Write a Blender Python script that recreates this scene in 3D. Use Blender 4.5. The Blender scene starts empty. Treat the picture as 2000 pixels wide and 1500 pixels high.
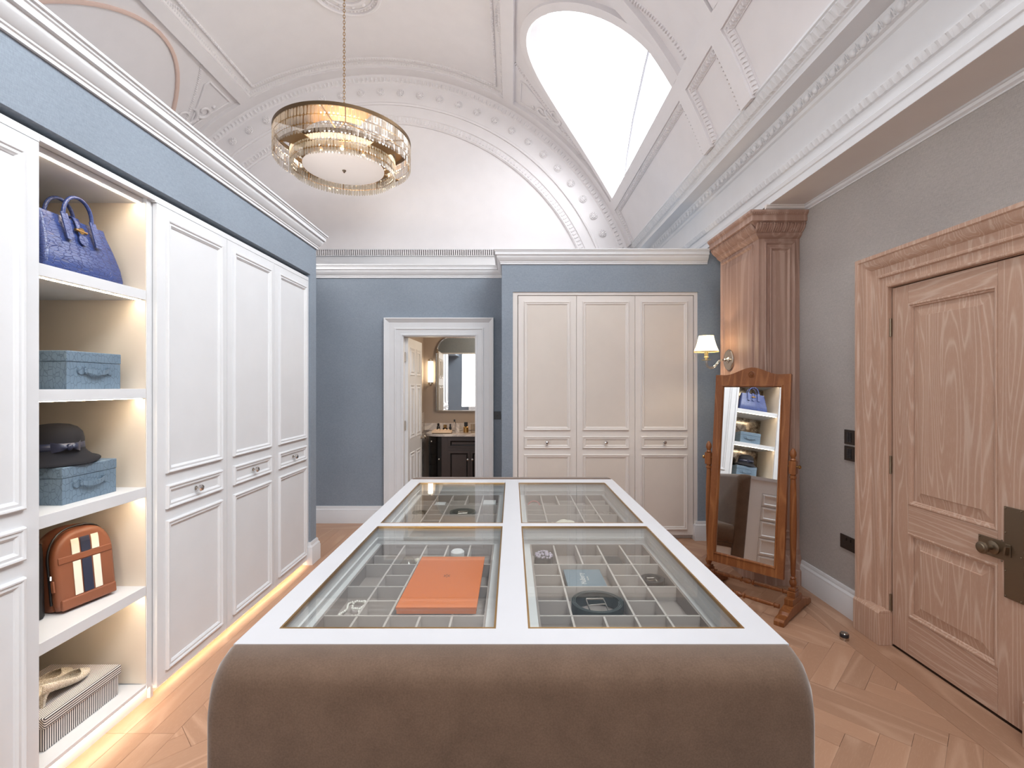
import bpy, bmesh, math, random
from math import sin, cos, pi, radians, sqrt, atan2
from mathutils import Vector, Matrix
random.seed(7)
SC = bpy.context.scene
COL = SC.collection
# ---------------------------------------------------------------- camera, world, exposure
cam = bpy.data.cameras.new('camera'); camo = bpy.data.objects.new('camera', cam); COL.objects.link(camo)
camo.location = (0, 0, 1.5); camo.rotation_euler = (radians(90), 0, 0)
cam.sensor_width = 36; cam.lens = 950*36/2000; cam.shift_y = 4/2000; cam.clip_start = 0.05
SC.camera = camo
W = bpy.data.worlds.new('world'); SC.world = W; W.use_nodes = True
W.node_tree.nodes['Background'].inputs[0].default_value = (0.80, 0.88, 1.0, 1); W.node_tree.nodes['Background'].inputs[1].default_value = 1.0
SC.view_settings.view_transform = 'Standard'; SC.view_settings.look = 'None'
SC.view_settings.exposure = 0.27; SC.view_settings.gamma = 1.0; SC.view_settings.use_curve_mapping = False
SC.cycles.use_denoising = True
SC.cycles.max_bounces = 10; SC.cycles.diffuse_bounces = 6; SC.cycles.glossy_bounces = 6
SC.cycles.transmission_bounces = 8; SC.cycles.transparent_max_bounces = 24
SC.cycles.sample_clamp_indirect = 8; SC.cycles.caustics_reflective = False; SC.cycles.caustics_refractive = False
SKY_E = 9.5          # daylight through the frosted lunettes
def area(name, loc, rot, sx, sy, power, col=(1,1,1)):
    l = bpy.data.lights.new(name, 'AREA'); l.shape = 'RECTANGLE'; l.size = sx; l.size_y = sy; l.energy = power; l.color = col
    o = bpy.data.objects.new(name, l); COL.objects.link(o); o.location = loc; o.rotation_euler = rot; return o
# cove washer on the back partition, plus added fill lamps
area('cove_light_left', (-2.3, 2.2, 2.96), (0, radians(-104), 0), .25, 6.0, 34, (1, .95, .91))  # added unseen uplight above the left partition, brightening the right entablature
area('cove_light_back', (-1.6, 6.2, 2.95), (radians(155), 0, 0), 4.5, .3, .8, (1, .97, .93))
area('window_light_rear', (-.5, -1.9, 1.8), (radians(86), 0, radians(-14)), 2.2, 1.9, 62, (1, .98, .96))  # added room fill behind the camera, standing in for a window

# ---------------------------------------------------------------- materials
def srgb(r, g, b):
    f = lambda c: (c/255/12.92) if c/255 <= .04045 else ((c/255+.055)/1.055)**2.4
    return (f(r), f(g), f(b), 1)
MATS = {}
class NT:
    def __init__(s, name):
        s.m = bpy.data.materials.new(name); s.m.use_nodes = True; s.t = s.m.node_tree; s.n = s.t.nodes; s.l = s.t.links
        s.b = s.n['Principled BSDF']; s.out = s.n['Material Output']
    def node(s, ty, **kw):
        n = s.n.new(ty)
        for k, v in kw.items(): setattr(n, k, v)
        return n
    def link(s, a, b): s.l.new(a, b)
    def coords(s, scale=(1,1,1), rot=(0,0,0), kind='Object'):
        tc = s.node('ShaderNodeTexCoord'); mp = s.node('ShaderNodeMapping')
        mp.inputs['Scale'].default_value = scale; mp.inputs['Rotation'].default_value = rot
        s.link(tc.outputs[kind], mp.inputs['Vector']); return mp.outputs['Vector']
    def noise(s, vec, scale, detail=2, rough=.5, dist=0):
        n = s.node('ShaderNodeTexNoise'); n.inputs['Scale'].default_value = scale; n.inputs['Detail'].default_value = detail
        n.inputs['Roughness'].default_value = rough; n.inputs['Distortion'].default_value = dist
        s.link(vec, n.inputs['Vector']); return n.outputs['Fac']
    def math(s, op, a, b=None):
        n = s.node('ShaderNodeMath', operation=op)
        for i, v in enumerate((a, b)):
            if v is None: continue
            if isinstance(v, (int, float)): n.inputs[i].default_value = v
            else: s.link(v, n.inputs[i])
        return n.outputs[0]
    def ramp(s, fac, stops):
        n = s.node('ShaderNodeValToRGB'); s.link(fac, n.inputs[0]); e = n.color_ramp.elements
        while len(e) < len(stops): e.new(.5)
        for el, (p, c) in zip(e, stops): el.position = p; el.color = c
        return n.outputs['Color']
    def mix(s, fac, a, b):
        n = s.node('ShaderNodeMix', data_type='RGBA')
        if isinstance(fac, (int, float)): n.inputs[0].default_value = fac
        else: s.link(fac, n.inputs[0])
        for i, v in ((6, a), (7, b)):
            if isinstance(v, tuple): n.inputs[i].default_value = v
            else: s.link(v, n.inputs[i])
        return n.outputs[2]
    def bump(s, h, strength=.3, dist=.002):
        n = s.node('ShaderNodeBump'); n.inputs['Strength'].default_value = strength; n.inputs['Distance'].default_value = dist
        s.link(h, n.inputs['Height']); s.link(n.outputs[0], s.b.inputs['Normal'])
    def col(s, c):
        if isinstance(c, tuple): s.b.inputs['Base Color'].default_value = c
        else: s.link(c, s.b.inputs['Base Color'])
    def p(s, rough=.5, metal=0, spec=.5, **kw):
        s.b.inputs['Roughness'].default_value = rough; s.b.inputs['Metallic'].default_value = metal
        s.b.inputs['Specular IOR Level'].default_value = spec
        for k, v in kw.items(): s.b.inputs[k.replace('_', ' ')].default_value = v
        return s
def flat(name, c, rough=.5, metal=0, var=.04, **kw):
    t = NT(name); v = t.coords(); n = t.noise(v, 6, 3)
    d = tuple(x*(1-var) for x in c[:3]) + (1,); e = tuple(min(1, x*(1+var)) for x in c[:3]) + (1,)
    t.col(t.mix(n, d, e)); t.p(rough, metal, **kw); MATS[name] = t.m; return t.m
def linen(name, c, rough=.85):
    t = NT(name); v1 = t.coords((40, 40, 520)); v2 = t.coords((300, 300, 30)); v3 = t.coords((1,1,1))
    a = t.noise(v1, 1.3, 2); b = t.noise(v2, 1.6, 2); m = t.math('ADD', a, b); big = t.noise(v3, 2.2, 3)
    m2 = t.math('ADD', t.math('MULTIPLY', m, .5), t.math('MULTIPLY', t.math('SUBTRACT', big, .5), .25))
    t.col(t.ramp(m2, [(.3, tuple(x*.80 for x in c[:3])+(1,)), (.7, tuple(min(1,x*1.2) for x in c[:3])+(1,))]))
    t.bump(m, .25, .001); t.p(rough, 0, .2); MATS[name] = t.m; return t.m
def wood(name, base, dark, light, grain=(14, 14, 1.2), lines=9, rough=.45, pale=.5, rnd=False):
    """contour lines of stretched noise (cathedral figure) over fine pores"""
    t = NT(name); tc = t.node('ShaderNodeTexCoord'); src = tc.outputs['Object']
    if rnd:
        oi = t.node('ShaderNodeObjectInfo'); cx = t.node('ShaderNodeCombineXYZ')
        t.link(t.math('MULTIPLY', oi.outputs['Random'], 37), cx.inputs[1]); t.link(t.math('MULTIPLY', oi.outputs['Random'], 91), cx.inputs[0])
        va = t.node('ShaderNodeVectorMath', operation='ADD'); t.link(src, va.inputs[0]); t.link(cx.outputs[0], va.inputs[1]); src = va.outputs[0]
    def mp(sc):
        m = t.node('ShaderNodeMapping'); m.inputs['Scale'].default_value = sc; t.link(src, m.inputs['Vector']); return m.outputs['Vector']
    g = mp(tuple(x*.35 for x in grain)); fig = t.noise(g, 1.0, 1, .4)
    w = t.math('SINE', t.math('MULTIPLY', fig, lines*6.28)); w = t.math('ADD', t.math('MULTIPLY', w, .5), .5)
    pores = t.noise(mp(tuple(x*12 for x in grain)), 1.0, 3, .6)
    broad = t.noise(mp(tuple(x*.2 for x in grain)), 1.3, 2)
    c0 = t.mix(t.math('MULTIPLY', broad, 1.0), dark, base)
    if rnd:
        c0 = t.mix(t.math('MULTIPLY', oi.outputs['Random'], .75), c0, (base[0]*.62, base[1]*.60, base[2]*.60, 1))
    c1 = t.mix(t.math('MULTIPLY', t.math('POWER', w, 7), pale), c0, light)
    pm = t.node('ShaderNodeMapRange'); t.link(pores, pm.inputs[0]); pm.inputs[1].default_value = .52; pm.inputs[2].default_value = .72; pm.inputs[4].default_value = pale*.6
    t.col(t.mix(pm.outputs[0], c1, light)); t.bump(pores, .25, .0008); t.p(rough, 0, .35); MATS[name] = t.m; return t.m
def emit(name, c, s):
    t = NT(name); t.b.inputs['Base Color'].default_value = c; t.b.inputs['Emission Color'].default_value = c
    t.b.inputs['Emission Strength'].default_value = s; MATS[name] = t.m; return t.m
def thin(name, tint, tr=.9, rough=0.0, diffuse=None, f0=1.5):
    t = NT(name); tb = t.node('ShaderNodeBsdfTransparent'); tb.inputs[0].default_value = tint
    gl = t.node('ShaderNodeBsdfGlossy'); gl.inputs['Roughness'].default_value = rough
    ge = t.node('ShaderNodeNewGeometry'); dp = t.node('ShaderNodeVectorMath', operation='DOT_PRODUCT'); t.link(ge.outputs['Incoming'], dp.inputs[0]); t.link(ge.outputs['Normal'], dp.inputs[1])
    r0 = ((f0-1)/(f0+1))**2; k5 = t.math('POWER', t.math('SUBTRACT', 1.0, t.math('ABSOLUTE', dp.outputs['Value'])), 5.0)   # Schlick, same from both sides
    fac = t.math('ADD', t.math('MULTIPLY', k5, 1-r0), r0); ms = t.node('ShaderNodeMixShader')
    t.link(fac, ms.inputs[0]); t.link(tb.outputs[0], ms.inputs[1]); t.link(gl.outputs[0], ms.inputs[2]); o = ms.outputs[0]
    if diffuse:
        df = t.node('ShaderNodeBsdfTranslucent'); df.inputs[0].default_value = diffuse[1]; m2 = t.node('ShaderNodeMixShader')
        m2.inputs[0].default_value = diffuse[0]; t.link(o, m2.inputs[1]); t.link(df.outputs[0], m2.inputs[2]); o = m2.outputs[0]
    t.link(o, t.out.inputs[0]); MATS[name] = t.m; return t.m
flat('plaster', srgb(224, 221, 222), .6); flat('joinery', srgb(218, 219, 221), .42, spec=.4); flat('joinery_warm', srgb(222, 216, 211), .45, spec=.4)  # joinery_warm: the joinery white with warm light tinted into its colour
flat('beige_panel', srgb(214, 205, 196), .6)
flat('pinkline', srgb(214, 188, 176), .7); flat('niche_lining', srgb(222, 210, 194), .6); flat('softwhite', srgb(216, 214, 214), .38)
linen('blue_linen', srgb(137, 147, 158)); linen('grey_linen', srgb(174, 169, 165)); flat('worktop_white', srgb(196, 196, 199), .35); flat('taupe_wall', srgb(166, 152, 140), .8)
wood('limed_oak', srgb(194, 160, 138), srgb(176, 142, 122), srgb(222, 202, 186), (30, 30, 2.0), 14, .5, .42)
wood('limed_oak_h', srgb(194, 160, 138), srgb(176, 142, 122), srgb(222, 202, 186), (30, 2.0, 30), 14, .5, .42)
wood('column_oak', srgb(176, 143, 126), srgb(138, 108, 96), srgb(206, 180, 164), (20, 20, 1.2), 5, .5, .35)
wood('golden_oak', srgb(146, 90, 50), srgb(98, 54, 30), srgb(184, 128, 80), (30, 30, 2.5), 6, .3, .3)
wood('floor_oak', srgb(190, 150, 122), srgb(172, 132, 106), srgb(208, 174, 148), (2.2, 16, 16), 5, .38, .3, rnd=True)
wood('floor_oak_y', srgb(190, 150, 122), srgb(172, 132, 106), srgb(208, 174, 148), (16, 2.2, 16), 5, .38, .3, rnd=True)
flat('floor_gap', srgb(95, 66, 48), .8)
flat('brass', srgb(176, 140, 88), .3, 1); flat('antique_brass', srgb(140, 108, 70), .38, 1); flat('bronze', srgb(136, 122, 104), .42, 1); flat('ring_bronze', srgb(104, 84, 62), .45, .85); flat('bar_grey', srgb(165, 166, 172), .6)
flat('nickel', srgb(190, 182, 172), .2, 1); flat('chrome', srgb(215, 215, 215), .08, 1); flat('dark_bronze', srgb(62, 54, 50), .4, .6); flat('black_plate', srgb(36, 38, 44), .4)
flat('mirror', (.93, .94, .93, 1), .0, 1, var=0); flat('black_felt', srgb(17, 18, 26), .95, var=.15); flat('black_ribbon', srgb(36, 42, 64), .35)
flat('black_leather', srgb(24, 22, 24), .4); flat('tan_leather', srgb(134, 82, 58), .42, var=.15); flat('cream', srgb(232, 226, 210), .6); flat('navy', srgb(38, 44, 66), .6)
flat('orange_card', srgb(212, 112, 50), .5, var=.02); flat('tray_suede', srgb(150, 138, 132), .9); flat('tray_edge', srgb(186, 176, 170), .8)
flat('dark_wood', srgb(52, 40, 38), .35); flat('black_gloss', srgb(14, 14, 16), .08); flat('ivory', srgb(226, 208, 150), .3)
flat('green_leather', srgb(38, 48, 46), .45); flat('dark_felt', srgb(60, 56, 54), .9); flat('blue_card', srgb(104, 122, 134), .6); flat('pearl', srgb(235, 230, 222), .15)
flat('pink', srgb(214, 120, 120), .5); flat('lilac', srgb(196, 184, 200), .8); flat('towel', srgb(228, 200, 170), .9)
emit('daylight', (.93, .97, 1, 1), SKY_E*1.12); emit('daylight_blind', (.95, .97, 1, 1), SKY_E*.42); emit('led', (1, .82, .60, 1), 44); emit('led_floor', (1, .77, .52, 1), 24); emit('bulb', (1, .78, .5, 1), 40); emit('tube_glow', (1, .87, .65, 1), 7)
thin('pane_glass', (.965, .98, .97, 1)); thin('crystal', (.90, .86, .80, 1), rough=.06, diffuse=(.10, (1, .97, .92, 1)), f0=2.3); thin('crystal_glow', (.92, .88, .80, 1), rough=.06, diffuse=(.30, (1, .95, .86, 1)), f0=2.2); thin('clear_glass', (.95, .95, .95, 1))
thin('lamp_fabric', (.9, .85, .7, 1), rough=.6, diffuse=(.93, (1, .93, .78, 1)))
def mk_frost():
    t = NT('frost_disc'); t.col((.95, .88, .82, 1)); t.p(.5); t.b.inputs['Emission Color'].default_value = (1, .80, .68, 1); t.b.inputs['Emission Strength'].default_value = .15; MATS['frost_disc'] = t.m
mk_frost()
def mk_marble():
    t = NT('marble'); v = t.coords((1, 1, 1)); n = t.noise(v, 4, 6, .6, 2)
    t.col(t.ramp(n, [(.35, srgb(214, 206, 200)), (.5, srgb(190, 182, 178)), (.56, srgb(222, 214, 206))])); t.p(.2); MATS['marble'] = t.m
mk_marble()
def mk_velvet():
    t = NT('velvet'); v = t.coords((3, 3, 3)); n = t.noise(v, 4, 4, .65); f = t.noise(t.coords((90, 90, 90)), 3, 2)
    m = t.math('ADD', t.math('MULTIPLY', n, .5), t.math('MULTIPLY', f, .5))
    t.col(t.ramp(m, [(.30, srgb(84, 66, 53)), (.70, srgb(106, 85, 70))])); t.p(.9, 0, .2); t.b.inputs['Sheen Weight'].default_value = .5
    t.b.inputs['Sheen Roughness'].default_value = .4; t.bump(f, .15, .001); MATS['velvet'] = t.m
mk_velvet()
def mk_croc(name, c0, c1, line, sx=1.0, rough=.3, elong=(30, 30, 60)):
    t = NT(name); v = t.coords(elong); vo = t.node('ShaderNodeTexVoronoi', feature='DISTANCE_TO_EDGE'); vo.inputs['Scale'].default_value = sx; vo.inputs['Randomness'].default_value = .7
    t.link(v, vo.inputs['Vector']); n = t.noise(t.coords((9, 9, 9)), 1.5, 3)
    base = t.mix(n, c0, c1); r = t.node('ShaderNodeMapRange'); t.link(vo.outputs['Distance'], r.inputs[0]); r.inputs[2].default_value = .07
    t.col(t.mix(r.outputs[0], line, base)); t.bump(r.outputs[0], .35, .002); t.p(rough, 0, .5); MATS[name] = t.m
mk_croc('croc_bag', srgb(40, 54, 108), srgb(64, 82, 136), srgb(36, 46, 92), 1, .25, (60, 32, 80))
mk_croc('croc_box', srgb(96, 116, 134), srgb(118, 138, 154), srgb(84, 102, 118), 1, .6, (60, 60, 34))
def mk_stripe(name, ax):
    t = NT(name); tc = t.node('ShaderNodeTexCoord'); sp = t.node('ShaderNodeSeparateXYZ'); t.link(tc.outputs['Object'], sp.inputs[0])
    s = t.math('ADD', sp.outputs[ax[0]], sp.outputs[ax[1]]); f = t.math('FRACT', t.math('MULTIPLY', t.math('ADD', s, 10), 105)); g = t.math('GREATER_THAN', f, .5)
    t.col(t.mix(g, srgb(70, 66, 70), srgb(232, 226, 220))); t.p(.8); MATS[name] = t.m
mk_stripe('stripe_body', (0, 1)); mk_stripe('stripe_lid', (0, 2))
def mk_glitter():
    t = NT('glitter'); v = t.coords((1, 1, 1)); vo = t.node('ShaderNodeTexVoronoi'); vo.inputs['Scale'].default_value = 420; t.link(v, vo.inputs['Vector'])
    sp = t.node('ShaderNodeSeparateColor'); t.link(vo.outputs['Color'], sp.inputs[0])
    t.col(t.ramp(sp.outputs[0], [(0, srgb(178, 164, 142)), (.7, srgb(222, 212, 194)), (1, srgb(255, 252, 246))])); t.p(.35, .15); t.bump(sp.outputs[1], .8, .002); MATS['glitter'] = t.m
mk_glitter()
def mk_antique():
    t = NT('antique_mirror'); n = t.noise(t.coords((1, 1, 1)), 14, 6, .7)
    t.col(t.ramp(n, [(.4, srgb(120, 104, 90)), (.6, srgb(205, 198, 186))])); t.p(.12, 1); MATS['antique_mirror'] = t.m
mk_antique()

# ---------------------------------------------------------------- mesh helpers
class MB:
    def __init__(s): s.v = []; s.f = []
    def box(s, x0, x1, y0, y1, z0, z1):
        i = len(s.v)
        s.v += [(x0,y0,z0),(x1,y0,z0),(x1,y1,z0),(x0,y1,z0),(x0,y0,z1),(x1,y0,z1),(x1,y1,z1),(x0,y1,z1)]
        s.f += [(i,i+3,i+2,i+1),(i+4,i+5,i+6,i+7),(i,i+1,i+5,i+4),(i+1,i+2,i+6,i+5),(i+2,i+3,i+7,i+6),(i+3,i,i+4,i+7)]; return s
    def grid(s, rows, closed=False, cap=False):
        """rows of equal length point lists"""
        i = len(s.v); n = len(rows[0]); m = len(rows)
        for r in rows: s.v += [tuple(p) for p in r]
        for a in range(m-1):
            for b in range(n if closed else n-1):
                c = (b+1) % n
                s.f.append((i+a*n+b, i+a*n+c, i+(a+1)*n+c, i+(a+1)*n+b))
        if cap: s.f.append(tuple(i+b for b in range(n))[::-1]); s.f.append(tuple(i+(m-1)*n+b for b in range(n)))
        return s
    def poly(s, pts): i = len(s.v); s.v += [tuple(p) for p in pts]; s.f.append(tuple(range(i, i+len(pts)))); return s
    def prism(s, pts, d):
        d = Vector(d); s.grid([pts, [tuple(Vector(p)+d) for p in pts]], closed=True, cap=True); return s
    def lathe(s, prof, c=(0,0,0), n=24, axis='z', cap=True):
        rows = []
        for r, h in prof:
            row = []
            for k in range(n):
                a = 2*pi*k/n; x, y = r*cos(a), r*sin(a)
                p = {'z': (x, y, h), 'x': (h, x, y), 'y': (x, h, y)}[axis]; row.append((p[0]+c[0], p[1]+c[1], p[2]+c[2]))
            rows.append(row)
        s.grid(rows, closed=True, cap=cap); return s
    def tube(s, pts, r, n=10, closed=False):
        pts = [Vector(p) for p in pts]; rows = []; up = None; N = len(pts)
        for i, p in enumerate(pts):
            t = (pts[(i+1) % N] - pts[i-1]) if closed else (pts[min(i+1, N-1)] - pts[max(i-1, 0)])
            t.normalize()
            if up is None: up = t.orthogonal().normalized()
            up = (up - t*up.dot(t)).normalized(); q = t.cross(up); rr = r[i] if isinstance(r, (list, tuple)) else r
            rows.append([tuple(p + up*rr*cos(2*pi*k/n) + q*rr*sin(2*pi*k/n)) for k in range(n)])
        if closed: rows.append(rows[0])
        s.grid(rows, closed=True, cap=not closed); return s
    def sphere(s, c, r, n=12, m=8, sq=(1,1,1)):
        rows = [[(c[0]+sq[0]*r*sin(pi*max(.02, min(m-.02, j))/m)*cos(2*pi*k/n), c[1]+sq[1]*r*sin(pi*max(.02, min(m-.02, j))/m)*sin(2*pi*k/n), c[2]-sq[2]*r*cos(pi*j/m)) for k in range(n)] for j in range(m+1)]
        s.grid(rows, closed=True, cap=True); return s
    def sweep(s, path, prof, fn, closed=False, capends=True):
        """profile (a: offset to the left of travel, b: height) along a 2-D path, mapped to 3-D by fn(u,v,b)"""
        N = len(path); rows = []
        for i in range(N):
            p = Vector(path[i])
            d1 = (p - Vector(path[i-1])) if (closed or i > 0) else (Vector(path[1]) - p)
            d2 = (Vector(path[(i+1) % N]) - p) if (closed or i < N-1) else d1
            if d1.length < 1e-9: d1 = d2
            d1.normalize(); d2.normalize(); n1 = Vector((-d1.y, d1.x)); n2 = Vector((-d2.y, d2.x)); m = (n1+n2)/max(.2, 1+n1.dot(n2))
            rows.append([fn(p.x+m.x*a, p.y+m.y*a, b) for a, b in prof])
        if closed: rows.append(rows[0])
        s.grid(rows, closed=True, cap=(not closed and capends)); return s
    def xf(s, M): s.v = [tuple(M @ Vector(p)) for p in s.v]; return s
def sub(path, L, closed=False):
    out = []; N = len(path)
    for i in range(N if closed else N-1):
        a = Vector(path[i]); b = Vector(path[(i+1) % N]); k = max(1, int((b-a).length/L + .999))
        for j in range(k): out.append(tuple(a + (b-a)*j/k))
    if not closed: out.append(tuple(path[-1]))
    return out
def world_of(o):
    v = Vector((0,0,0))
    while o: v += o.location; o = o.parent
    return v
def obj(name, mb, mat, parent=None, smooth=False, bevel=0, local=False, label=None, segs=2):
    """links the collected shapes as ONE object; vertices are world coordinates unless local"""
    me = bpy.data.meshes.new(name); off = Vector((0,0,0)) if (local or not parent) else world_of(parent)
    me.from_pydata([tuple(Vector(p)-off) for p in mb.v], [], mb.f); 
    bm = bmesh.new(); bm.from_mesh(me); bmesh.ops.recalc_face_normals(bm, faces=bm.faces); bm.to_mesh(me); bm.free()
    me.materials.append(MATS[mat])
    o = bpy.data.objects.new(name, me); COL.objects.link(o)
    if parent: o.parent = parent
    if smooth:
        me.polygons.foreach_set('use_smooth', [True]*len(me.polygons))
        me.set_sharp_from_angle(angle=radians(smooth if smooth is not True else 40))
    if bevel:
        b = o.modifiers.new('bevel', 'BEVEL'); b.width = bevel; b.segments = segs; b.limit_method = 'ANGLE'; b.angle_limit = radians(40)
    if label: o['label'] = label
    return o
def thing(name, label, cat, loc=(0,0,0), group=None):
    o = bpy.data.objects.new(name, None); COL.objects.link(o); o.location = loc; o.empty_display_size = .1
    o['label'] = label; o['category'] = cat
    if group: o['group'] = group
    return o
def tag(o, label, cat, group=None):
    o['label'] = label; o['category'] = cat
    if group: o['group'] = group
    return o
def struct(o, label=None):
    o['kind'] = 'structure'
    if label: o['label'] = label
    return o
def stuff(o): o['kind'] = 'stuff'; return o
def wl(X, sgn=1):   # wall plane x = X, height grows towards +x*sgn ; path coords (y, z)
    return lambda u, v, b: (X + sgn*b, u, v)
def wy(Y, sgn=-1):  # wall plane y = Y ; path coords (x, z)
    return lambda u, v, b: (u, Y + sgn*b, v)
def flr(Z=0):       # plan path (x, y), height b
    return lambda u, v, b: (u, v, Z + b)
def rect(u0, u1, v0, v1): return [(u0,v0),(u1,v0),(u1,v1),(u0,v1)]      # ccw: left of travel is inward
# ---------------------------------------------------------------- room shell
FX0, FX1 = -1.455, 1.955
mb = MB(); mb.box(-5.7, 2.5, -3.6, 7.2, -.12, -.008); floor = struct(obj('floor', mb, 'floor_gap'))
# herringbone planks, rows along x
w, L = .106, .53
e1 = Vector((cos(radians(-45)), sin(radians(-45)))); e2 = Vector((cos(radians(45)), sin(radians(45))))
def clip(poly, x0, x1, y0, y1):
    for ax, lim, sg in ((0, x0, 1), (0, x1, -1), (1, y0, 1), (1, y1, -1)):
        out = []
        for i in range(len(poly)):
            a, b = poly[i-1], poly[i]; da, db = sg*(a[ax]-lim), sg*(b[ax]-lim)
            if (da < 0) != (db < 0):
                t = da/(da-db); out.append((a[0]+(b[0]-a[0])*t, a[1]+(b[1]-a[1])*t))
            if db >= 0: out.append(b)
        poly = out
        if len(poly) < 3: return []
    return poly
def plank_mesh(poly, name='plank'):
    mb = MB(); g = .0007; c = Vector((sum(p[0] for p in poly)/len(poly), sum(p[1] for p in poly)/len(poly)))
    q = []
    for p in poly:
        d = Vector(p)-c; q.append(tuple(c + d*(1 - g*1.6/max(.02, d.length))))
    mb.prism([(p[0], p[1], -.008) for p in q], (0, 0, .008)); me = bpy.data.meshes.new(name); me.from_pydata(mb.v, [], mb.f)
    me.materials.append(MATS['floor_oak']); return me
full = plank_mesh([(0,0),(L,0),(L,w),(0,w)])
REG = [(FX0, FX1, -.6, 5.10)]
ISL = (-.45, .45, .55, 3.25)
base = Vector((1.588, 2.399)) - (e1*0 + e2*0)
cnt = 0; cand = []
for i in range(-70, 70):
    for j in range(-14, 14):
        for kind in (0, 1):
            o2 = (i*w + j*L, i*w - j*L)
            if kind == 0: lo, ang = o2, -45
            else: lo, ang = (o2[0]+w, o2[1]+w), 45   # V plank: rotate +90 about its corner
            # V occupies x[0,w], y[w,w+L]
            P = base + e1*lo[0] + e2*lo[1]
            ax = e1 if kind == 0 else e2; ay = e2 if kind == 0 else -e1
            pts = [P, P+ax*L, P+ax*L+ay*w, P+ay*w]
            xs = [p.x for p in pts]; ys = [p.y for p in pts]
            if max(xs) < FX0 or min(xs) > FX1 or max(ys) < .75 or min(ys) > 5.1: continue
            if min(xs) > ISL[0] and max(xs) < ISL[1] and max(ys) < ISL[3]: continue
            cx, cy = sum(xs)/4, sum(ys)/4
            if cy < .9*abs(cx): continue
            cand.append((cy, P, ang, pts))
cand.sort(key=lambda t: t[0])
rest = MB()
for n, (cy, P, ang, pts) in enumerate(cand):
    inside = all(FX0 <= p.x <= FX1 and p.y <= 5.1 for p in pts)
    hidden = abs(pts[0].x) < .5 and cy < 3.4
    if inside and cnt < 290 and not hidden:
        o = bpy.data.objects.new('plank', full); COL.objects.link(o); o.parent = floor; o.location = (P.x, P.y, 0); o.rotation_euler = (0, 0, radians(ang)); cnt += 1
    else:
        poly = clip([(p.x, p.y) for p in pts], FX0, FX1, -1, 5.1)
        if len(poly) < 3: continue
        if cnt < 290 and not hidden:
            R2 = Matrix.Rotation(-radians(ang), 2); lp = [tuple(R2 @ (Vector(q)-P)) for q in poly]
            area_ = abs(sum(lp[k-1][0]*lp[k][1]-lp[k][0]*lp[k-1][1] for k in range(len(lp))))/2
            if area_ < .0008: continue
            o = bpy.data.objects.new('plank', plank_mesh(lp)); COL.objects.link(o); o.parent = floor; o.location = (P.x, P.y, 0); o.rotation_euler = (0, 0, radians(ang)); cnt += 1
        else: rest.prism([(p[0], p[1], -.008) for p in poly], (0, 0, .0078))
if rest.v: stuff(obj('plank_field', rest, 'floor_oak', floor))
def border(x0, x1, y0, y1):
    mb = MB(); mb.box(x0+.0007, x1-.0007, y0+.0007, y1-.0007, -.008, 0); m = 'floor_oak_y' if (y1-y0) > (x1-x0) else 'floor_oak'
    obj('plank', mb, m, floor)
for xa, xb in ((FX1, 2.07), (2.07, 2.2), (-1.56, FX0), (-1.664, -1.56), (-1.80, -1.664)):
    ys = [-2.0, -.4, 1.9, 3.6, 5.10] if xa > 0 else [-2.0, .4, 2.1, 3.9, 5.1]
    for ya, yb in zip(ys[:-1], ys[1:]): border(xa, xb, ya, yb)
for xa, xb in ((-2.6, -1.0), (-1.0, .6), (.6, 2.2)):
    border(xa, xb, 5.10, 5.36)
border(-2.6, -1.80, 4.24, 5.1); border(FX0, FX1, -2.0, .74) 
border(-1.3, 0, 5.38, 6.85)

def wallbox(name, mat, *b):
    mb = MB()
    for q in b: mb.box(*q)
    return struct(obj(name, mb, mat))
# right side: dressing room wall, with the oak door opening left out
wallbox('wall_right', 'grey_linen', (2.2, 2.34, 2.83, 4.8, 0, 2.86), (2.2, 2.34, -2.1, 2.0, 0, 2.86), (2.2, 2.34, 2.0, 2.83, 2.08, 2.86))
# back partition with the bathroom doorway
wallbox('wall_back', 'blue_linen', (-2.6, -1.20, 5.34, 5.44, 0, 2.80), (-.394, -.10, 5.34, 5.44, 0, 2.80), (-1.20, -.394, 5.34, 5.44, 2.057, 2.80))
# bump-out that holds the back wardrobe
wallbox('wall_back_wardrobe', 'blue_linen', (-.10, .008, 4.74, 5.44, 0, 2.80), (1.812, 2.2, 4.74, 5.44, 0, 2.80), (.008, 1.812, 4.74, 5.44, 2.418, 2.80))
wallbox('wall_left', 'blue_linen', (-2.36, -1.70, 4.10, 4.22, 0, 2.80), (-2.36, -1.70, -2.1, 4.10, 2.442, 2.80))
wallbox('wall_rear', 'blue_linen', (-2.4, 2.34, -2.14, -2.0, 0, 2.86))
wallbox('wall_outer', 'plaster', (-5.6, -5.5, -3.6, 7.0, 0, 3.6), (-5.6, 2.6, -3.7, -3.5, 0, 6.0), (2.62, 2.7, -3.6, 7.0, 0, 4.0))
wallbox('wall_bathroom', 'taupe_wall', (-1.30, -1.245, 5.44, 6.86, 0, 2.6), (-1.30, .45, 6.84, 6.9, 0, 2.6), (.4, .45, 5.44, 6.86, 0, 2.6))
wallbox('ceiling_bathroom', 'taupe_wall', (-1.3, .45, 5.44, 6.86, 2.6, 2.66))
# small antique-glass reveal tiles: marble wainscot
mb = MB()
for k in range(3):
    for r in range(8): mb.box(-1.245, -1.235, 5.46+k*.46, 5.915+k*.46, .02+r*.14, .155+r*.14)
obj('wainscot_tile', mb, 'marble', bpy.data.objects['wall_bathroom'])
mb = MB(); mb.box(-1.23, .4, 6.825, 6.84, .88, .98); obj('splashback', mb, 'marble', bpy.data.objects['wall_bathroom'])

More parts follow.
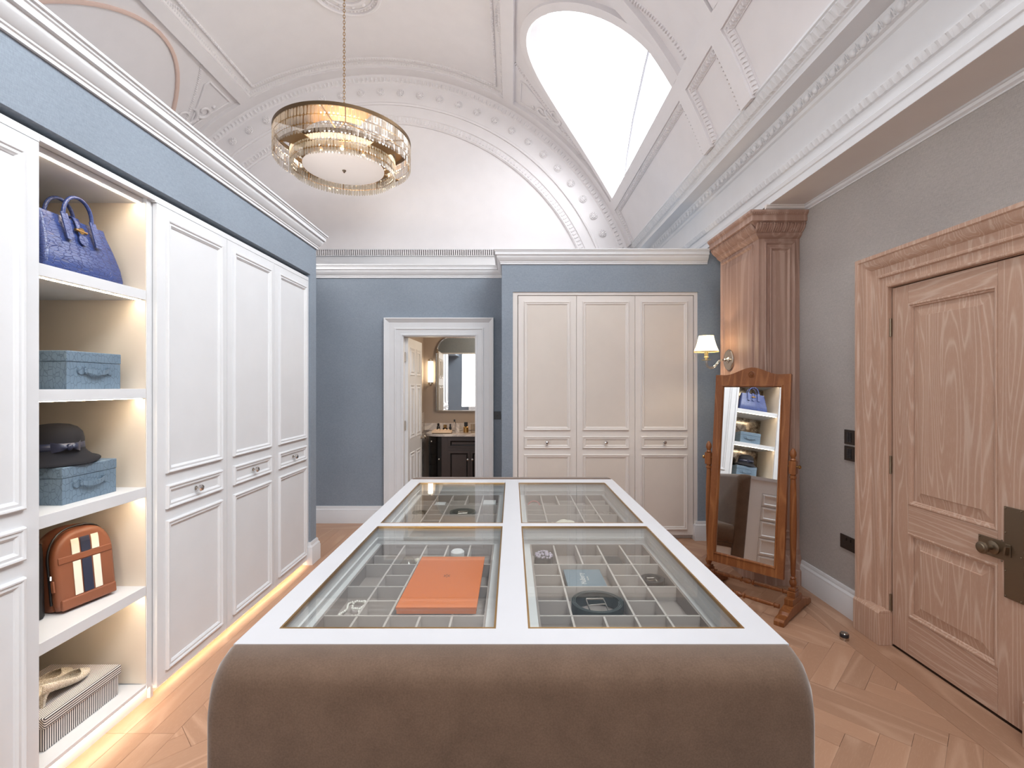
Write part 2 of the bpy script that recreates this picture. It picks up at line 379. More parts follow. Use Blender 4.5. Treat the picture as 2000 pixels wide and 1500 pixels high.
CORN = [(0,0),(.012,0),(.012,.014),(.018,.018),(.018,.026),(.026,.032),(.044,.058),(.048,.066),(.048,.078),(.062,.082),(.062,.108),(.068,.112),(.070,.122),(.078,.124),(.078,.135),(0,.135)]
SK = [(0,0),(.028,0),(.028,.125),(.024,.134),(.024,.146),(.014,.160),(.014,.170),(.009,.185),(0,.185)]
NEG = lambda pr: [(-a, b) for a, b in pr]
def trim(name, path, prof, Z=0, mat='joinery', n=None):
    mb = MB(); mb.sweep(path, prof, flr(Z)); return struct(obj(name, mb, mat, smooth=30))
# cornices (offset to the right of travel = into the room => negate)
trim('trim_left', [(-1.70, -2.0), (-1.70, 4.22), (-2.36, 4.22)], NEG(CORN), 2.685)
trim('trim_back', [(-2.6, 5.34), (-.10, 5.34), (-.10, 4.74), (1.90, 4.74)], NEG(CORN), 2.685)
trim('baseboard_back', [(-2.6, 5.34), (-1.41, 5.34)], NEG(SK))
trim('baseboard_back_wardrobe', [(1.80, 5.0), (1.80, 4.74), (2.2, 4.74)], NEG(SK))
trim('baseboard_wardrobe_left', [(-.21, 5.34), (-.10, 5.34), (-.10, 4.74), (.03, 4.74)], NEG(SK))
trim('baseboard_left', [(-1.755, 4.10), (-1.70, 4.10), (-1.70, 4.22), (-2.36, 4.22)], NEG(SK))
trim('baseboard_right', [(2.2, 3.68), (2.2, 3.02)], NEG(SK)); trim('baseboard_right_near', [(2.2, 1.8), (2.2, -2.0)], NEG(SK))

# dropped soffit and its small cornice on the right
mb = MB(); mb.box(1.913, 2.62, -3.45, 6.85, 2.849, 2.8497); struct(obj('ceiling_soffit', mb, 'joinery_warm'))
SM = [(0,-.042),(.008,-.042),(.008,-.034),(.022,-.026),(.026,-.012),(.034,-.010),(.034,0),(0,0)]
trim('trim_soffit', [(2.2, 3.66), (2.2, -2.0)], NEG(SM), 2.85)
mb = MB(); mb.sweep([(1.89, 3.64), (2.2, 3.64)], NEG(SM), flr(2.85)); struct(obj('trim_soffit_end', mb, 'joinery_warm'))

# ---------------------------------------------------------------- barrel vault
XC, ZC, R = -1.87, 2.183, 3.77; RI = 3.72
YA, YB = -3.5, 6.9
def vm(side=1):
    def f(s, y, b):
        th = s/R; r = R-b; return (XC + side*r*cos(th), y, ZC + r*sin(th))
    return f
T = lambda deg: R*radians(deg)
LC = [(5.34, 1.33, 4.06), (1.95, 1.33, 4.06), (-1.44, 1.33, 4.06)]      # lunettes: centre y, radius, sill height; nearer two unseen, added for daylight
def s_of_z(z, r=R): return R*math.asin(min(1, (z-ZC)/r))
mb = MB()
def patch(side, s0, s1, y0, y1, ns, ny=1):
    f = vm(side); mb.grid([[f(s0+(s1-s0)*i/ns, y0+(y1-y0)*j/ny, 0) for j in range(ny+1)] for i in range(ns+1)])
patch(-1, T(20), T(90), YA, YB, 40, 4)
s0, s1 = s_of_z(4.06), T(64)
patch(1, T(20), s0, YA, YB, 10, 4); patch(1, s1, T(90), YA, YB, 14, 4)
def lun(yc, r, zs, k, n=40):    # k: radius offset
    return [(s_of_z(zs + (r+k)*sin(pi*i/n)), yc + (r+k)*cos(pi*i/n)) for i in range(n+1)]
edges = [YB]
for yc, r, zs in LC:
    hi, lo = yc+r+.02, yc-r-.02
    patch(1, s0, s1, hi, edges[-1], 14); edges.append(lo)
    inner = lun(yc, r, zs, 0); outer = []
    for s, y in inner:
        dy, ds = y-yc, s-s0; kk = min(((r+.02)/abs(dy)) if abs(dy) > 1e-6 else 1e9, ((s1-s0)/ds) if ds > 1e-6 else 1e9); outer.append((s0+ds*kk, yc+dy*kk))
    f = vm(1); NR = 6
    mb.grid([[f(a[0]+(b[0]-a[0])*q/NR, a[1]+(b[1]-a[1])*q/NR, 0) for a, b in zip(inner, outer)] for q in range(NR+1)])
patch(1, s0, s1, YA, edges[-1], 14)
vault = struct(obj('ceiling', mb, 'plaster', smooth=True), 'white plaster barrel vault with moulded panels')
# fill the gaps at the rectangle corners (between the ring's outer path and the crown strip)
mb = MB(); f = vm(1)
for yc, r, zs in LC:
    for sg in (1, -1):
        kk = None
        inner = lun(yc, r, zs, 0)
        c = None
        for s, y in inner:
            dy, ds = (y-yc)*sg, s-s0
            if dy > 0 and ds > 0 and (r+.02)/dy*ds <= (s1-s0)+1e-9:
                k = (r+.02)/dy
                if c is None or s0+ds*k > c[0]: c = (s0+ds*k, yc+sg*(r+.02))
        d = None
        for s, y in inner:
            dy, ds = (y-yc)*sg, s-s0
            if ds > 0 and dy >= 0 and (s1-s0)/ds*dy <= (r+.02)+1e-9:
                k = (s1-s0)/ds
                if d is None or dy*k > d[1]: d = (s1, dy*k)
        mb.poly([f(c[0], c[1], 0), f(s1, yc+sg*(r+.02), 0), f(d[0], yc+sg*d[1], 0)])
obj('panel_corner', mb, 'plaster', vault)

def vpart(name, path, prof, side=1, closed=False, mat='plaster', step=.12, kind=None, par=None, smooth=35):
    mb = MB(); mb.sweep(sub(path, step, closed), prof, vm(side), closed=closed); o = obj(name, mb, mat, par or vault, smooth=smooth)
    if kind: o['kind'] = kind
    return o
def vbeads(name, path, closed, side, pitch, a0, a1, h, mat='plaster', b0=0.0, fill=.62):
    mb = MB(); pts = sub(path, pitch, closed); f = vm(side); N = len(pts)
    for i in range(N if closed else N-1):
        p, q = Vector(pts[i]), Vector(pts[(i+1) % N]); d = (q-p); l = d.length
        if l < 1e-5: continue
        d.normalize(); n = Vector((-d.y, d.x)); m = p + d*l/2; hw = l*fill/2; am = (a0+a1)/2; ha = (a1-a0)/2
        base_ = [m + d*hw*cx + n*(am+ha*cy) for cx, cy in ((-1,-1),(1,-1),(1,1),(-1,1))]; top = [m + d*hw*.45*cx + n*(am+ha*.5*cy) for cx, cy in ((-1,-1),(1,-1),(1,1),(-1,1))]
        mb.grid([[f(v.x, v.y, b0) for v in base_], [f(v.x, v.y, b0+h) for v in top]], closed=True, cap=True)
    return stuff(obj(name, mb, mat, vault))
BAND = lambda wd, h=.05: [(0, -.01), (0, h), (wd, h), (wd, -.01)]
OV = [(0, -.01), (0, .034), (.012, .034), (.016, .028), (.05, .010), (.06, .010), (.06, -.01)]
LINE = [(-.012, -.01), (-.012, .012), (-.004, .018), (.004, .018), (.012, .012), (.012, -.01)]
def bay_y():   # (y0, y1) ribs
    return [(6.72, 6.90), (3.98, 4.13), (3.31, 3.46), (.59, .74), (-.08, .07), (-2.80, -2.65)]
for side in (1, -1):
    for y0, y1 in bay_y():
        mb = MB(); f = vm(side)
        a, b = T(20), T(90) if y0 > 4 or True else T(60)
        rows = [[f(a+(b-a)*i/36, y, h) for (y, h) in ((y0, -.01), (y0, .05), (y1, .05), (y1, -.01))] for i in range(37)]
        mb.grid(rows, closed=True, cap=True); obj('rib', mb, 'plaster', vault, smooth=35)
    for (a, b) in ((27.9, 29.9), (59.6, 62.0)):
        mb = MB(); f = vm(side); ys = [YA, 6.9]
        mb.grid([[f(s, y, h) for (s, h) in ((T(a), -.01), (T(a), .05), (T(b), .05), (T(b), -.01))] for y in ys], closed=True, cap=True)
        obj('longitudinal_band', mb, 'plaster', vault)
    # beaded edges of the coffers under the lunettes
    for (ya, yb) in ((4.13, 6.72), (3.46, 3.98), (.74, 3.31)):
        pth = [(T(20.3), ya+.0006), (T(27.9)-.0006, ya+.0006), (T(27.9)-.0006, yb-.0006), (T(20.3), yb-.0006)]
        if side == -1 and ya < 3: continue
        pr = OV
        if True:
            mb = MB(); mb.sweep(sub(pth, .1), [(-x, y) for x, y in OV] if False else OV, vm(side)); obj('coffer_moulding', mb, 'plaster', vault, smooth=35)
            vbeads('leaf_beads', pth, False, side, .034, .008, .055, .022, b0=.012)
# crown panels
for (ya, yb) in ((4.13, 6.72), (3.46, 3.98), (.74, 3.31)):
    def cf(s, y, b): th = s/R; r = R-b; return (XC + r*cos(th), y, ZC + r*sin(th))
    def cpart(nm, s0_, s1_, y0_, y1_, prof):
        mb = MB(); mb.sweep(sub(rect(s0_, s1_, y0_, y1_), .1, True), prof, cf, closed=True); obj(nm, mb, 'plaster', vault, smooth=35)
    cpart('crown_moulding', T(62)+.0006, T(118)-.0006, ya+.0006, yb-.0006, OV)
    cpart('crown_moulding', T(62)+.13, T(118)-.13, ya+.13, yb-.13, LINE)
    mb = MB()
    for off, pitch, h in ((.13, .035, .018), (.035, .035, .016)):
        pts = sub(rect(T(62)+off, T(118)-off, ya+off, yb-off), pitch, True)
        for i in range(len(pts)):
            p, q = Vector(pts[i]), Vector(pts[(i+1) % len(pts)]); d = q-p; l = d.length; d.normalize(); n = Vector((-d.y, d.x)); m = (p+q)/2
            B = [m+d*l*.33*cx+n*.016*cy for cx, cy in ((-1,-1),(1,-1),(1,1),(-1,1))]; Tt = [m+d*l*.12*cx+n*.008*cy for cx, cy in ((-1,-1),(1,-1),(1,1),(-1,1))]
            mb.grid([[cf(v.x, v.y, .012) for v in B], [cf(v.x, v.y, .012+h) for v in Tt]], closed=True, cap=True)
    stuff(obj('crown_beads', mb, 'plaster', vault))
# lunette arches, openings, spandrel panels
for k, (yc, r, zs) in enumerate(LC):
    for side in (1, -1):
        arc = lun(yc, r, zs, 0); mat = 'plaster' if side == 1 else 'pinkline'
        prof = [(0, -.01), (0, .05), (-.03, .055), (-.085, .05), (-.095, .03), (-.095, -.01)] if side == 1 else [(0, -.01), (0, .02), (-.02, .026), (-.036, .022), (-.042, .014), (-.042, -.01)]
        prof2 = [(-a, b) for a, b in prof]
        # travel increases alpha from +y over the crown: outside of the arch is on the right
        mb = MB(); mb.sweep(arc, prof, vm(side)); obj('arch_moulding', mb, mat, vault, smooth=35)
        if k < 2:
            out = lun(yc, r, zs, .16); vbeads('arch_leaf_beads', [p for p in out if True], False, side, .035, -.018, .018, .018)
            for sg in (1, -1):
                a0, a1 = 12, 64; pts = [(s_of_z(zs+(r+.22)*sin(radians(a))), yc+sg*(r+.22)*cos(radians(a))) for a in range(a0, a1, 4)]
                pts = [p for p in pts if abs(p[1]-yc) < r-.04 and p[0] < T(58.4)]
                if len(pts) < 3: continue
                cor = [(T(58.2), pts[-1][1]), (T(58.2), yc+sg*(r-.02)), (pts[0][0], yc+sg*(r-.02))]
                P_ = pts + cor[:2]
                mb = MB(); mb.sweep(sub(P_, .1, True), LINE, vm(side), closed=True); obj('spandrel_moulding', mb, 'plaster', vault, smooth=35)
                # acanthus scroll inside
                f = vm(side); cs, cy = T(50.5), yc+sg*(r-.30)
                mb = MB()
                def scr(a0_, rad, turns, cx_, cy_, fl):
                    q = []
                    for i in range(26):
                        t = i/25; rr = rad*(1-.75*t); a_ = a0_+fl*turns*2*pi*t; q.append(f(cx_+rr*cos(a_), cy_+rr*sin(a_), .012))
                    return q
                mb.tube(scr(0, .16, 1.1, cs-.05, cy+sg*.04, sg), [.020*(1-.6*i/25)+.004 for i in range(26)], 8)
                mb.tube(scr(pi, .10, 1.0, cs+.16, cy+sg*.16, -sg), [.016*(1-.6*i/25)+.004 for i in range(26)], 8)
                for (ds, dy) in ((-.2, .17), (-.27, .22), (.30, .2), (.02, .2)):
                    mb.sphere(f(cs+ds, cy+sg*dy, .0), .026, 8, 6)
                obj('scroll_ornament', mb, 'plaster', vault, smooth=True)
    # the glazed lunette itself
    arc = lun(yc, r, zs, 0); D = .20
    loop = arc; f = vm(1)
    mb = MB(); inn = [Vector(f(s, y, 0)) for s, y in loop]; inn.append(Vector(f(s0, yc-r, 0))); inn.append(Vector(f(s0, yc+r, 0)))
    mb.grid([[tuple(p) for p in inn], [tuple(p+Vector((D, 0, 0))) for p in inn]], closed=True)
    win = struct(obj('window_%d' % (k+1), mb, 'softwhite', smooth=50), 'arched frosted skylight let into the vault')
    mb = MB(); n = len(arc)
    for i in range(1, n-1):
        pass
    rows = []
    for i in range(0, n//2+1):
        a, b = arc[i], arc[n-1-i]; rows.append([tuple(Vector(f(a[0], a[1]+(b[1]-a[1])*j/6, 0)) + Vector((D, 0, 0))) for j in range(7)])
    mb.grid(rows); obj('glazing', mb, 'daylight_blind' if k == 0 else 'daylight', win)  # far glazing emits less, only to keep the end wall darker
    mb = MB(); g = [(39.5, 4.02), (38.3, 4.6), (36.6, 5.3), (34.4, 5.95), (31.6, 6.55)]
    mb.tube([tuple(Vector(f(T(a), yc-5.34+y, 0))+Vector((D-.03, 0, 0))) for a, y in g], .014, 6); obj('glazing_bar', mb, 'bar_grey', win, smooth=True)
# ceiling rose
RY = 5.44
def rosept(r, a, b): # flat-ish on crown
    x = r*cos(a); return (XC+x, RY+r*sin(a), ZC+sqrt(R*R-x*x)-b)
mb = MB()
for ra, rb, h in ((.36, .40, .03), (.30, .315, .02), (.20, .24, .035)):
    mb.grid([[rosept(r, 2*pi*i/60, b) for (r, b) in ((ra, -.01), (ra, h*.8), ((ra+rb)/2, h), (rb, h*.7), (rb, -.01))] for i in range(61)], closed=True)
rose = obj('ceiling_rose', mb, 'plaster', vault, smooth=40)
mb = MB()
for i in range(48):
    mb.sphere(rosept(.338, 2*pi*i/48, .0), .016, 6, 5)
for i in range(12): mb.sphere(rosept(.27, 2*pi*i/12, .0), .028, 8, 6, (1, 1, .8))
for i in range(8): mb.sphere(rosept(.11, 2*pi*i/8, .0), .05, 8, 6, (1, 1, .9))
stuff(obj('rose_leaves', mb, 'plaster', rose, smooth=True))

# ---------------------------------------------------------------- end wall of the vault with its concentric arches
YT = 6.9
def pol(sg=-1):
    return lambda u, v, b: (XC + v*cos(u), YT + sg*b, ZC + v*sin(u))
mb = MB(); A0, A1 = radians(8), radians(172); n = 60
mb.poly([(XC+3.77*cos(A0+(A1-A0)*i/n), YT+.06, ZC+3.77*sin(A0+(A1-A0)*i/n)) for i in range(n+1)])
mb.box(-5.6, 2.6, YT+.04, YT+.12, 2.5, 2.72)
tym = struct(obj('wall_tympanum', mb, 'plaster'), 'white arched end wall of the vault')
def ring(nm, pr, mat='plaster', par=tym):
    mb = MB(); mb.grid([[(XC+r*cos(A0+(A1-A0)*i/72), YT+.06-h, ZC+r*sin(A0+(A1-A0)*i/72)) for r, h in pr] for i in range(73)], closed=True, cap=True); return obj(nm, mb, mat, par, smooth=30)
ring('arch_band', [(3.07, -.01), (3.07, .02), (3.085, .035), (3.10, .025), (3.17, .025), (3.18, .04), (3.20, .04), (3.20, -.01)])
ring('arch_band', [(3.20, -.01), (3.20, .03), (3.32, .03), (3.32, .05), (3.345, .055), (3.36, .045), (3.62, .045), (3.63, .06), (3.66, .07), (3.70, .08), (3.77, .10), (3.77, -.01)])
mb = MB()
for i in range(170):
    a = A0+(A1-A0)*i/170; c, s_ = cos(a), sin(a)
    def P(r, t, h): a2 = a+t/3.13; return (XC+r*cos(a2), YT+.06-h, ZC+r*sin(a2))
    mb.grid([[P(3.105, -.012, .024), P(3.105, .012, .024), P(3.165, .012, .024), P(3.165, -.012, .024)], [P(3.11, -.008, .036), P(3.11, .008, .036), P(3.16, .008, .036), P(3.16, -.008, .036)]], closed=True, cap=True)
    a2 = a
    mb.grid([[P(3.63, -.018, .058), P(3.63, .014, .058), P(3.685, .014, .07), P(3.685, -.018, .07)], [P(3.64, -.010, .085), P(3.64, .006, .085), P(3.675, .006, .095), P(3.675, -.010, .095)]], closed=True, cap=True)
stuff(obj('arch_dentils', mb, 'plaster', tym))
# rosettes, one object each, shared mesh
mb = MB(); mb.lathe([(.052, 0), (.056, .01), (.05, .018), (.042, .012), (.03, .010), (.012, .028), (.001, .03)], n=18, axis='y')
for i in range(8): mb.sphere((.032*cos(i*pi/4), .016, .032*sin(i*pi/4)), .013, 6, 5)
mb.xf(Matrix.Scale(-1, 4, (0, 1, 0)))
ros0 = obj('rosette', mb, 'plaster', tym, smooth=50, local=True)
for i in range(33):
    a = radians(16 + i*4.62); o = ros0 if i == 0 else ros0.copy()
    if i: COL.objects.link(o)
    o.location = (XC+3.49*cos(a), YT+.06-.045, ZC+3.49*sin(a))
# back entablature: bright frieze and dentil course
mb = MB(); mb.box(-5.4, 1.66, YT-.02, YT+.06, 2.7, 3.34); mb.box(-5.4, 1.66, YT-.05, YT+.06, 3.42, 3.435); mb.box(-5.4, 1.66, YT-.04, YT+.06, 3.335, 3.345)
obj('frieze', mb, 'joinery', tym)
mb = MB()
for i in range(200): x = -4.3+i*.03; mb.box(x, x+.017, YT-.045, YT+.05, 3.345, 3.42)
stuff(obj('dentil_course', mb, 'plaster', tym))
# ---------------------------------------------------------------- right entablature
prof = [(1.95, 2.85), (1.912, 2.85), (1.912, 2.90), (1.905, 2.905), (1.90, 2.93), (1.908, 2.94), (1.912, 2.94), (1.912, 2.995), (1.900, 3.0), (1.885, 3.035), (1.885, 3.042), (1.905, 3.042), (1.905, 3.262), (1.89, 3.27), (1.885, 3.29), (1.865, 3.295), (1.84, 3.34), (1.84, 3.352),
        (1.72, 3.352), (1.72, 3.395), (1.712, 3.40), (1.712, 3.41), (1.69, 3.42), (1.66, 3.47), (1.65, 3.475), (1.65, 3.49), (2.6, 3.49), (2.6, 2.85)]
mb = MB(); mb.grid([[(x, y, z) for x, z in prof] for y in (YA, 6.9)], closed=True, cap=True); ent = struct(obj('trim_entablature', mb, 'joinery', smooth=30), 'carved white entablature running under the vault')
mb = MB()
y = .6
while y < 6.8:     # egg and dart
    mb.sphere((1.858, y, 3.318), .022, 8, 6, (.9, 1.15, 1.3)); mb.prism([(1.87, y+.036, 3.296), (1.87, y+.046, 3.296), (1.842, y+.043, 3.335), (1.842, y+.039, 3.335)], (-.008, 0, .0)); mb.box(1.845, 1.87, y+.03, y+.033, 3.30, 3.34); mb.box(1.845, 1.87, y+.050, y+.053, 3.30, 3.34); y += .082
stuff(obj('egg_and_dart', mb, 'joinery', ent, smooth=True))
mb = MB(); y = .6
while y < 6.8:     # leaf cyma on top, leaf band on the architrave
    mb.grid([[(1.712, y, 3.412), (1.712, y+.045, 3.412), (1.66, y+.048, 3.468), (1.66, y-.003, 3.468)], [(1.690, y+.012, 3.415), (1.690, y+.033, 3.415), (1.655, y+.03, 3.455), (1.655, y+.016, 3.455)]], closed=True, cap=True)
    mb.grid([[(1.912, y, 2.998), (1.912, y+.035, 2.998), (1.886, y+.038, 3.036), (1.886, y-.003, 3.036)], [(1.896, y+.008, 2.998), (1.896, y+.025, 2.998), (1.878, y+.022, 3.03), (1.878, y+.012, 3.03)]], closed=True, cap=True)
    y += .053
stuff(obj('leaf_moulding', mb, 'joinery', ent, smooth=35))
# ---------------------------------------------------------------- wardrobes
def door_parts(root, fm, u0, u1, z0=.042, z1=2.384, mat='joinery', inset='joinery', knob=True):
    """fm(u, z, b) -> 3-D ; b grows towards the room"""
    g = .0015
    def slab(mb, a0, a1, c0, c1, b0, b1):
        mb.grid([[fm(a, c, b) for a, c in ((a0,c0),(a1,c0),(a1,c1),(a0,c1))] for b in (b0, b1)], closed=True, cap=True)
    mb = MB(); slab(mb, u0+g, u1-g, z0, z1, -.022, 0); d = obj('door', mb, mat, root, bevel=.0015)
    PM = [(0, 0), (.002, .013), (.006, .016), (.012, .014), (.016, .009), (.026, .010), (.030, .006), (.034, .004), (.036, 0)]
    for pa, pb in ((1.066, 2.328), (.889, 1.008), (.094, .832)):
        mb = MB(); mb.sweep(rect(u0+.058, u1-.058, pa, pb), PM, fm, closed=True); obj('panel_moulding', mb, mat, d, smooth=30)
        if inset != mat:
            mb = MB(); slab(mb, u0+.09, u1-.09, pa+.033, pb-.033, -.001, .0012); obj('inset_panel', mb, inset, d)
    if knob:
        c = fm((u0+u1)/2, .949, 0); nrm = (Vector(fm((u0+u1)/2, .949, 1))-Vector(c)).normalized()
        Q = nrm.to_track_quat('Z', 'Y').to_matrix().to_4x4()
        mb = MB(); mb.lathe([(.011, 0), (.011, .003), (.006, .006), (.005, .016), (.009, .019), (.008, .021)], n=16); mb.xf(Matrix.Translation(c) @ Q); k = obj('knob', mb, 'nickel', d, smooth=40)
        mb = MB(); mb.lathe([(.007, .020), (.016, .024), (.018, .031), (.014, .038), (.004, .040)], n=10); mb.xf(Matrix.Translation(c) @ Q); obj('crystal_knob', mb, 'dark_bronze' if False else 'chrome', d)
FL = lambda u, v, b: (-1.715 + b, u, v)        # left run, face plane x=-1.715
def carcass(root, u0, u1, fm, z1=2.412, depth=.55, mat='joinery', back='joinery'):
    mb = MB()
    def slab(a0, a1, c0, c1, b0, b1): mb.grid([[fm(a, c, b) for a, c in ((a0,c0),(a1,c0),(a1,c1),(a0,c1))] for b in (b0, b1)], closed=True, cap=True)
    slab(u0, u0+.018, .0, z1, -depth, -.024); slab(u1-.018, u1, .0, z1, -depth, -.024); slab(u0+.018, u1-.018, z1-.03, z1, -depth, -.024); slab(u0+.018, u1-.018, .066, .082, -depth, -.024); slab(u0+.018, u1-.018, .082, z1-.03, -depth, -depth+.01)
    c = obj('carcass', mb, mat, root)
    mb = MB(); slab(u0+.018, u1-.018, 0, .066, -.06, -.045); obj('plinth', mb, mat, root)
    return c
wn = thing('wardrobe', 'white fitted wardrobe cut off by the left edge, nearest the camera', 'wardrobe', (-1.95, 1.2, 0), 'fitted white wardrobes')
carcass(wn, .60, 1.738, FL); door_parts(wn, FL, .60, 1.181); door_parts(wn, FL, 1.181, 1.766)
mb = MB(); mb.box(-1.737, -1.715, .6, 1.766, 2.386, 2.415); obj('top_rail', mb, 'joinery', wn)
wl3 = thing('wardrobe', 'white fitted wardrobe with three panelled doors, right of the open shelves', 'wardrobe', (-1.95, 3.2, 0), 'fitted white wardrobes')
carcass(wl3, 2.338, 4.104, FL)
for a, b in ((2.348, 2.928), (2.928, 3.511), (3.511, 4.104)): door_parts(wl3, FL, a, b)
mb = MB(); mb.box(-1.737, -1.715, 2.338, 4.104, 2.386, 2.415); obj('top_rail', mb, 'joinery', wl3)
mb = MB(); mb.box(-1.70, -1.697, 2.4, 4.0, .03, .034); 
# open shelf unit
sh = thing('shelf_unit', 'open white shelf unit with warm lit shelves between the left wardrobes', 'shelves', (-2.0, 2.04, 0))
XS = -1.735; mb = MB(); mb.box(-2.27, XS, 2.31, 2.335, 0.06, 2.412); obj('side_panel', mb, 'joinery', sh)
mb = MB(); mb.box(-2.27, -1.739, 1.740, 1.764, 0.06, 2.385); obj('side_panel', mb, 'joinery', sh)
mb = MB(); mb.box(-2.262, -1.738, 2.306, 2.31, .09, 2.368); mb.box(-2.262, -1.738, 1.764, 1.768, .09, 2.368); obj('lining', mb, 'niche_lining', sh)
mb = MB(); mb.box(-2.27, -1.752, 1.764, 2.31, 2.368, 2.39); mb.box(-1.757, -1.715, 1.7665, 2.3375, 2.392, 2.415); obj('header', mb, 'joinery', sh)
mb = MB(); mb.box(-2.28, -2.262, 1.764, 2.31, .07, 2.368); obj('back_panel', mb, 'antique_mirror', sh)
SHZ = [(1.907, 1.9525), (1.442, 1.487), (.973, 1.0206), (.507, .552), (.068, .085)]
for i, (a, b) in enumerate(SHZ):
    mb = MB(); mb.box(-2.262, XS, 1.768, 2.306, a, b); s_ = obj('shelf', mb, 'joinery', sh, bevel=.001)
    if i < 4:
        mb = MB(); mb.box(XS-.036, XS-.026, 1.772, 2.303, a-.002, a-.0002); obj('light_strip', mb, 'led', s_)
mb = MB(); mb.box(-1.772, -1.762, 1.772, 2.303, 2.3655, 2.3678); obj('light_strip', mb, 'led', sh)
mb = MB(); mb.box(-1.765, -1.754, 1.764, 2.2, 0, .055); mb.box(-1.765, -1.754, 2.2, 2.336, 0, .055); obj('plinth', mb, 'joinery', sh)
for nm, (a, b), pr in (('light_strip', (.62, 1.735), wn), ('light_strip', (2.36, 4.08), wl3), ('light_strip', (1.77, 2.33), sh)):
    mb = MB(); mb.box(-1.750, -1.742, a, b, .061, .065) if pr is not sh else mb.box(-1.750, -1.742, a, b, .060, .064); obj(nm, mb, 'led_floor', pr)
# back wardrobe
BY = 4.76; FB = lambda u, v, b: (u, BY - b, v)
wb = thing('wardrobe', 'cream three-door wardrobe set into the blue back wall beside the bathroom doorway', 'wardrobe', (.91, 5.0, 0))
carcass(wb, .035, 1.80, FB, depth=.5, mat='joinery_warm')
for a, b in ((.058, .631), (.631, 1.203), (1.203, 1.774)): door_parts(wb, FB, a, b, mat='joinery_warm', inset='beige_panel')
mb = MB(); mb.box(.008, 1.812, 4.752, 4.78, 2.388, 2.418); mb.box(.008, .054, 4.752, 4.78, .0, 2.388); mb.box(1.778, 1.812, 4.752, 4.78, 0, 2.388); obj('face_frame', mb, 'joinery_warm', wb, bevel=.001)

# ---------------------------------------------------------------- doorways and doors
CAS = [(0, 0), (0, .018), (.012, .020), (.014, .014), (.062, .018), (.066, .026), (.078, .028), (.084, .020), (.14, .024), (.150, .034), (.172, .046), (.178, .052), (.19, .052), (.192, 0)]
CASP = [(a, b) for a, b in CAS]
mb = MB(); mb.sweep([(-1.205, 0), (-1.205, 2.055), (-.392, 2.055), (-.392, 0)], CASP, wy(5.34)); c1 = struct(obj('door_frame', mb, 'joinery', smooth=30), 'white moulded casing round the bathroom doorway')
mb = MB(); mb.box(-1.206, -1.19, 5.335, 5.45, 0, 2.06); mb.box(-.405, -.39, 5.335, 5.45, 0, 2.06); mb.box(-1.19, -.405, 5.335, 5.45, 2.045, 2.06); obj('jamb', mb, 'joinery', c1)
def leaf6(root, M):
    """six-panel door leaf: local x 0..w along the leaf, y thickness, z up"""
    mb = MB(); mb.box(0, .70, -.02, .02, .01, 2.04); mb.xf(M); d = obj('door_leaf', mb, 'joinery', root)
    for sgn in (1, -1):
        for (xa, xb) in ((.09, .31), (.39, .61)):
            for (za, zb) in ((.18, .74), (.90, 1.52), (1.62, 1.94)):
                mb = MB(); mb.sweep(rect(xa, xb, za, zb), [(0, 0), (.006, .008), (.014, .006), (.03, -.0), (.045, .008), (.05, .008), (.05, -.004), (0, -.004)], lambda u, v, b: (u, sgn*(.02+b), v), closed=True)
                mb.xf(M); obj('panel_moulding', mb, 'joinery', d)
    mb = MB()
    for sgn in (1, -1): mb.lathe([(.022, .02*sgn), (.022, .026*sgn), (.008, .03*sgn), (.008, .05*sgn), (.02, .056*sgn), (.024, .07*sgn), (.014, .08*sgn)], c=(.645, 0, .86), n=16, axis='y')
    mb.xf(M); obj('door_knob', mb, 'nickel', d, smooth=40)
    return d
dr = bpy.data.objects.new('door_1', None); COL.objects.link(dr); dr.location = (-1.178, 5.42, 0); struct(dr, 'white six-panel door standing open into the bathroom')
leaf6(dr, Matrix.Translation((-1.178, 5.42, 0)) @ Matrix.Rotation(radians(88), 4, 'Z'))
for z in (1.82, 1.06, .25):
    mb = MB(); mb.box(-1.202, -1.176, 5.385, 5.399, z-.05, z+.05); mb.lathe([(.007, z-.055), (.007, z+.055)], c=(-1.188, 5.392, 0), n=10); obj('hinge', mb, 'nickel', dr)

# oak door on the right
mb = MB()
OC = [(-.0, 0), (0, .022), (.006, .026), (.016, .024), (.020, .016), (.060, .018), (.066, .030), (.074, .032), (.082, .026), (.12, .028), (.126, .036), (.15, .060), (.172, .066), (.178, .074), (.198, .074), (.198, 0)]
mb.sweep([(2.015, .20), (2.015, 2.072), (2.818, 2.072), (2.818, .20)], OC, lambda u, v, b: (2.2-b, u, v)); oc = struct(obj('door_frame', mb, 'limed_oak', smooth=30), 'limed oak casing round the right-hand door')
for y0, y1 in ((2.812, 3.022), (1.81, 2.02)):
    mb = MB(); mb.box(2.118, 2.2, y0, y1, 0, .185); mb.prism([(2.118, y0, .185), (2.2, y0, .185), (2.2, y0, .20), (2.130, y0, .20)], (0, y1-y0, 0)); obj('plinth_block', mb, 'limed_oak', oc, bevel=.002)
mb = MB(); mb.box(2.2, 2.3, 2.822, 2.835, 0, 2.08); mb.box(2.2, 2.3, 2.0, 2.015, 0, 2.08); mb.box(2.2, 2.3, 2.015, 2.822, 2.070, 2.085); mb.box(2.27, 2.32, 2.0, 2.83, 0, .01); obj('jamb', mb, 'limed_oak', oc)
DY0, DY1 = 2.02, 2.812
dk = bpy.data.objects.new('door_2', None); COL.objects.link(dk); dk.location = (2.22, 2.41, 0); struct(dk, 'limed oak two-panel door with a bronze lock plate')
FD = lambda u, v, b: (2.2 - b, u, v)
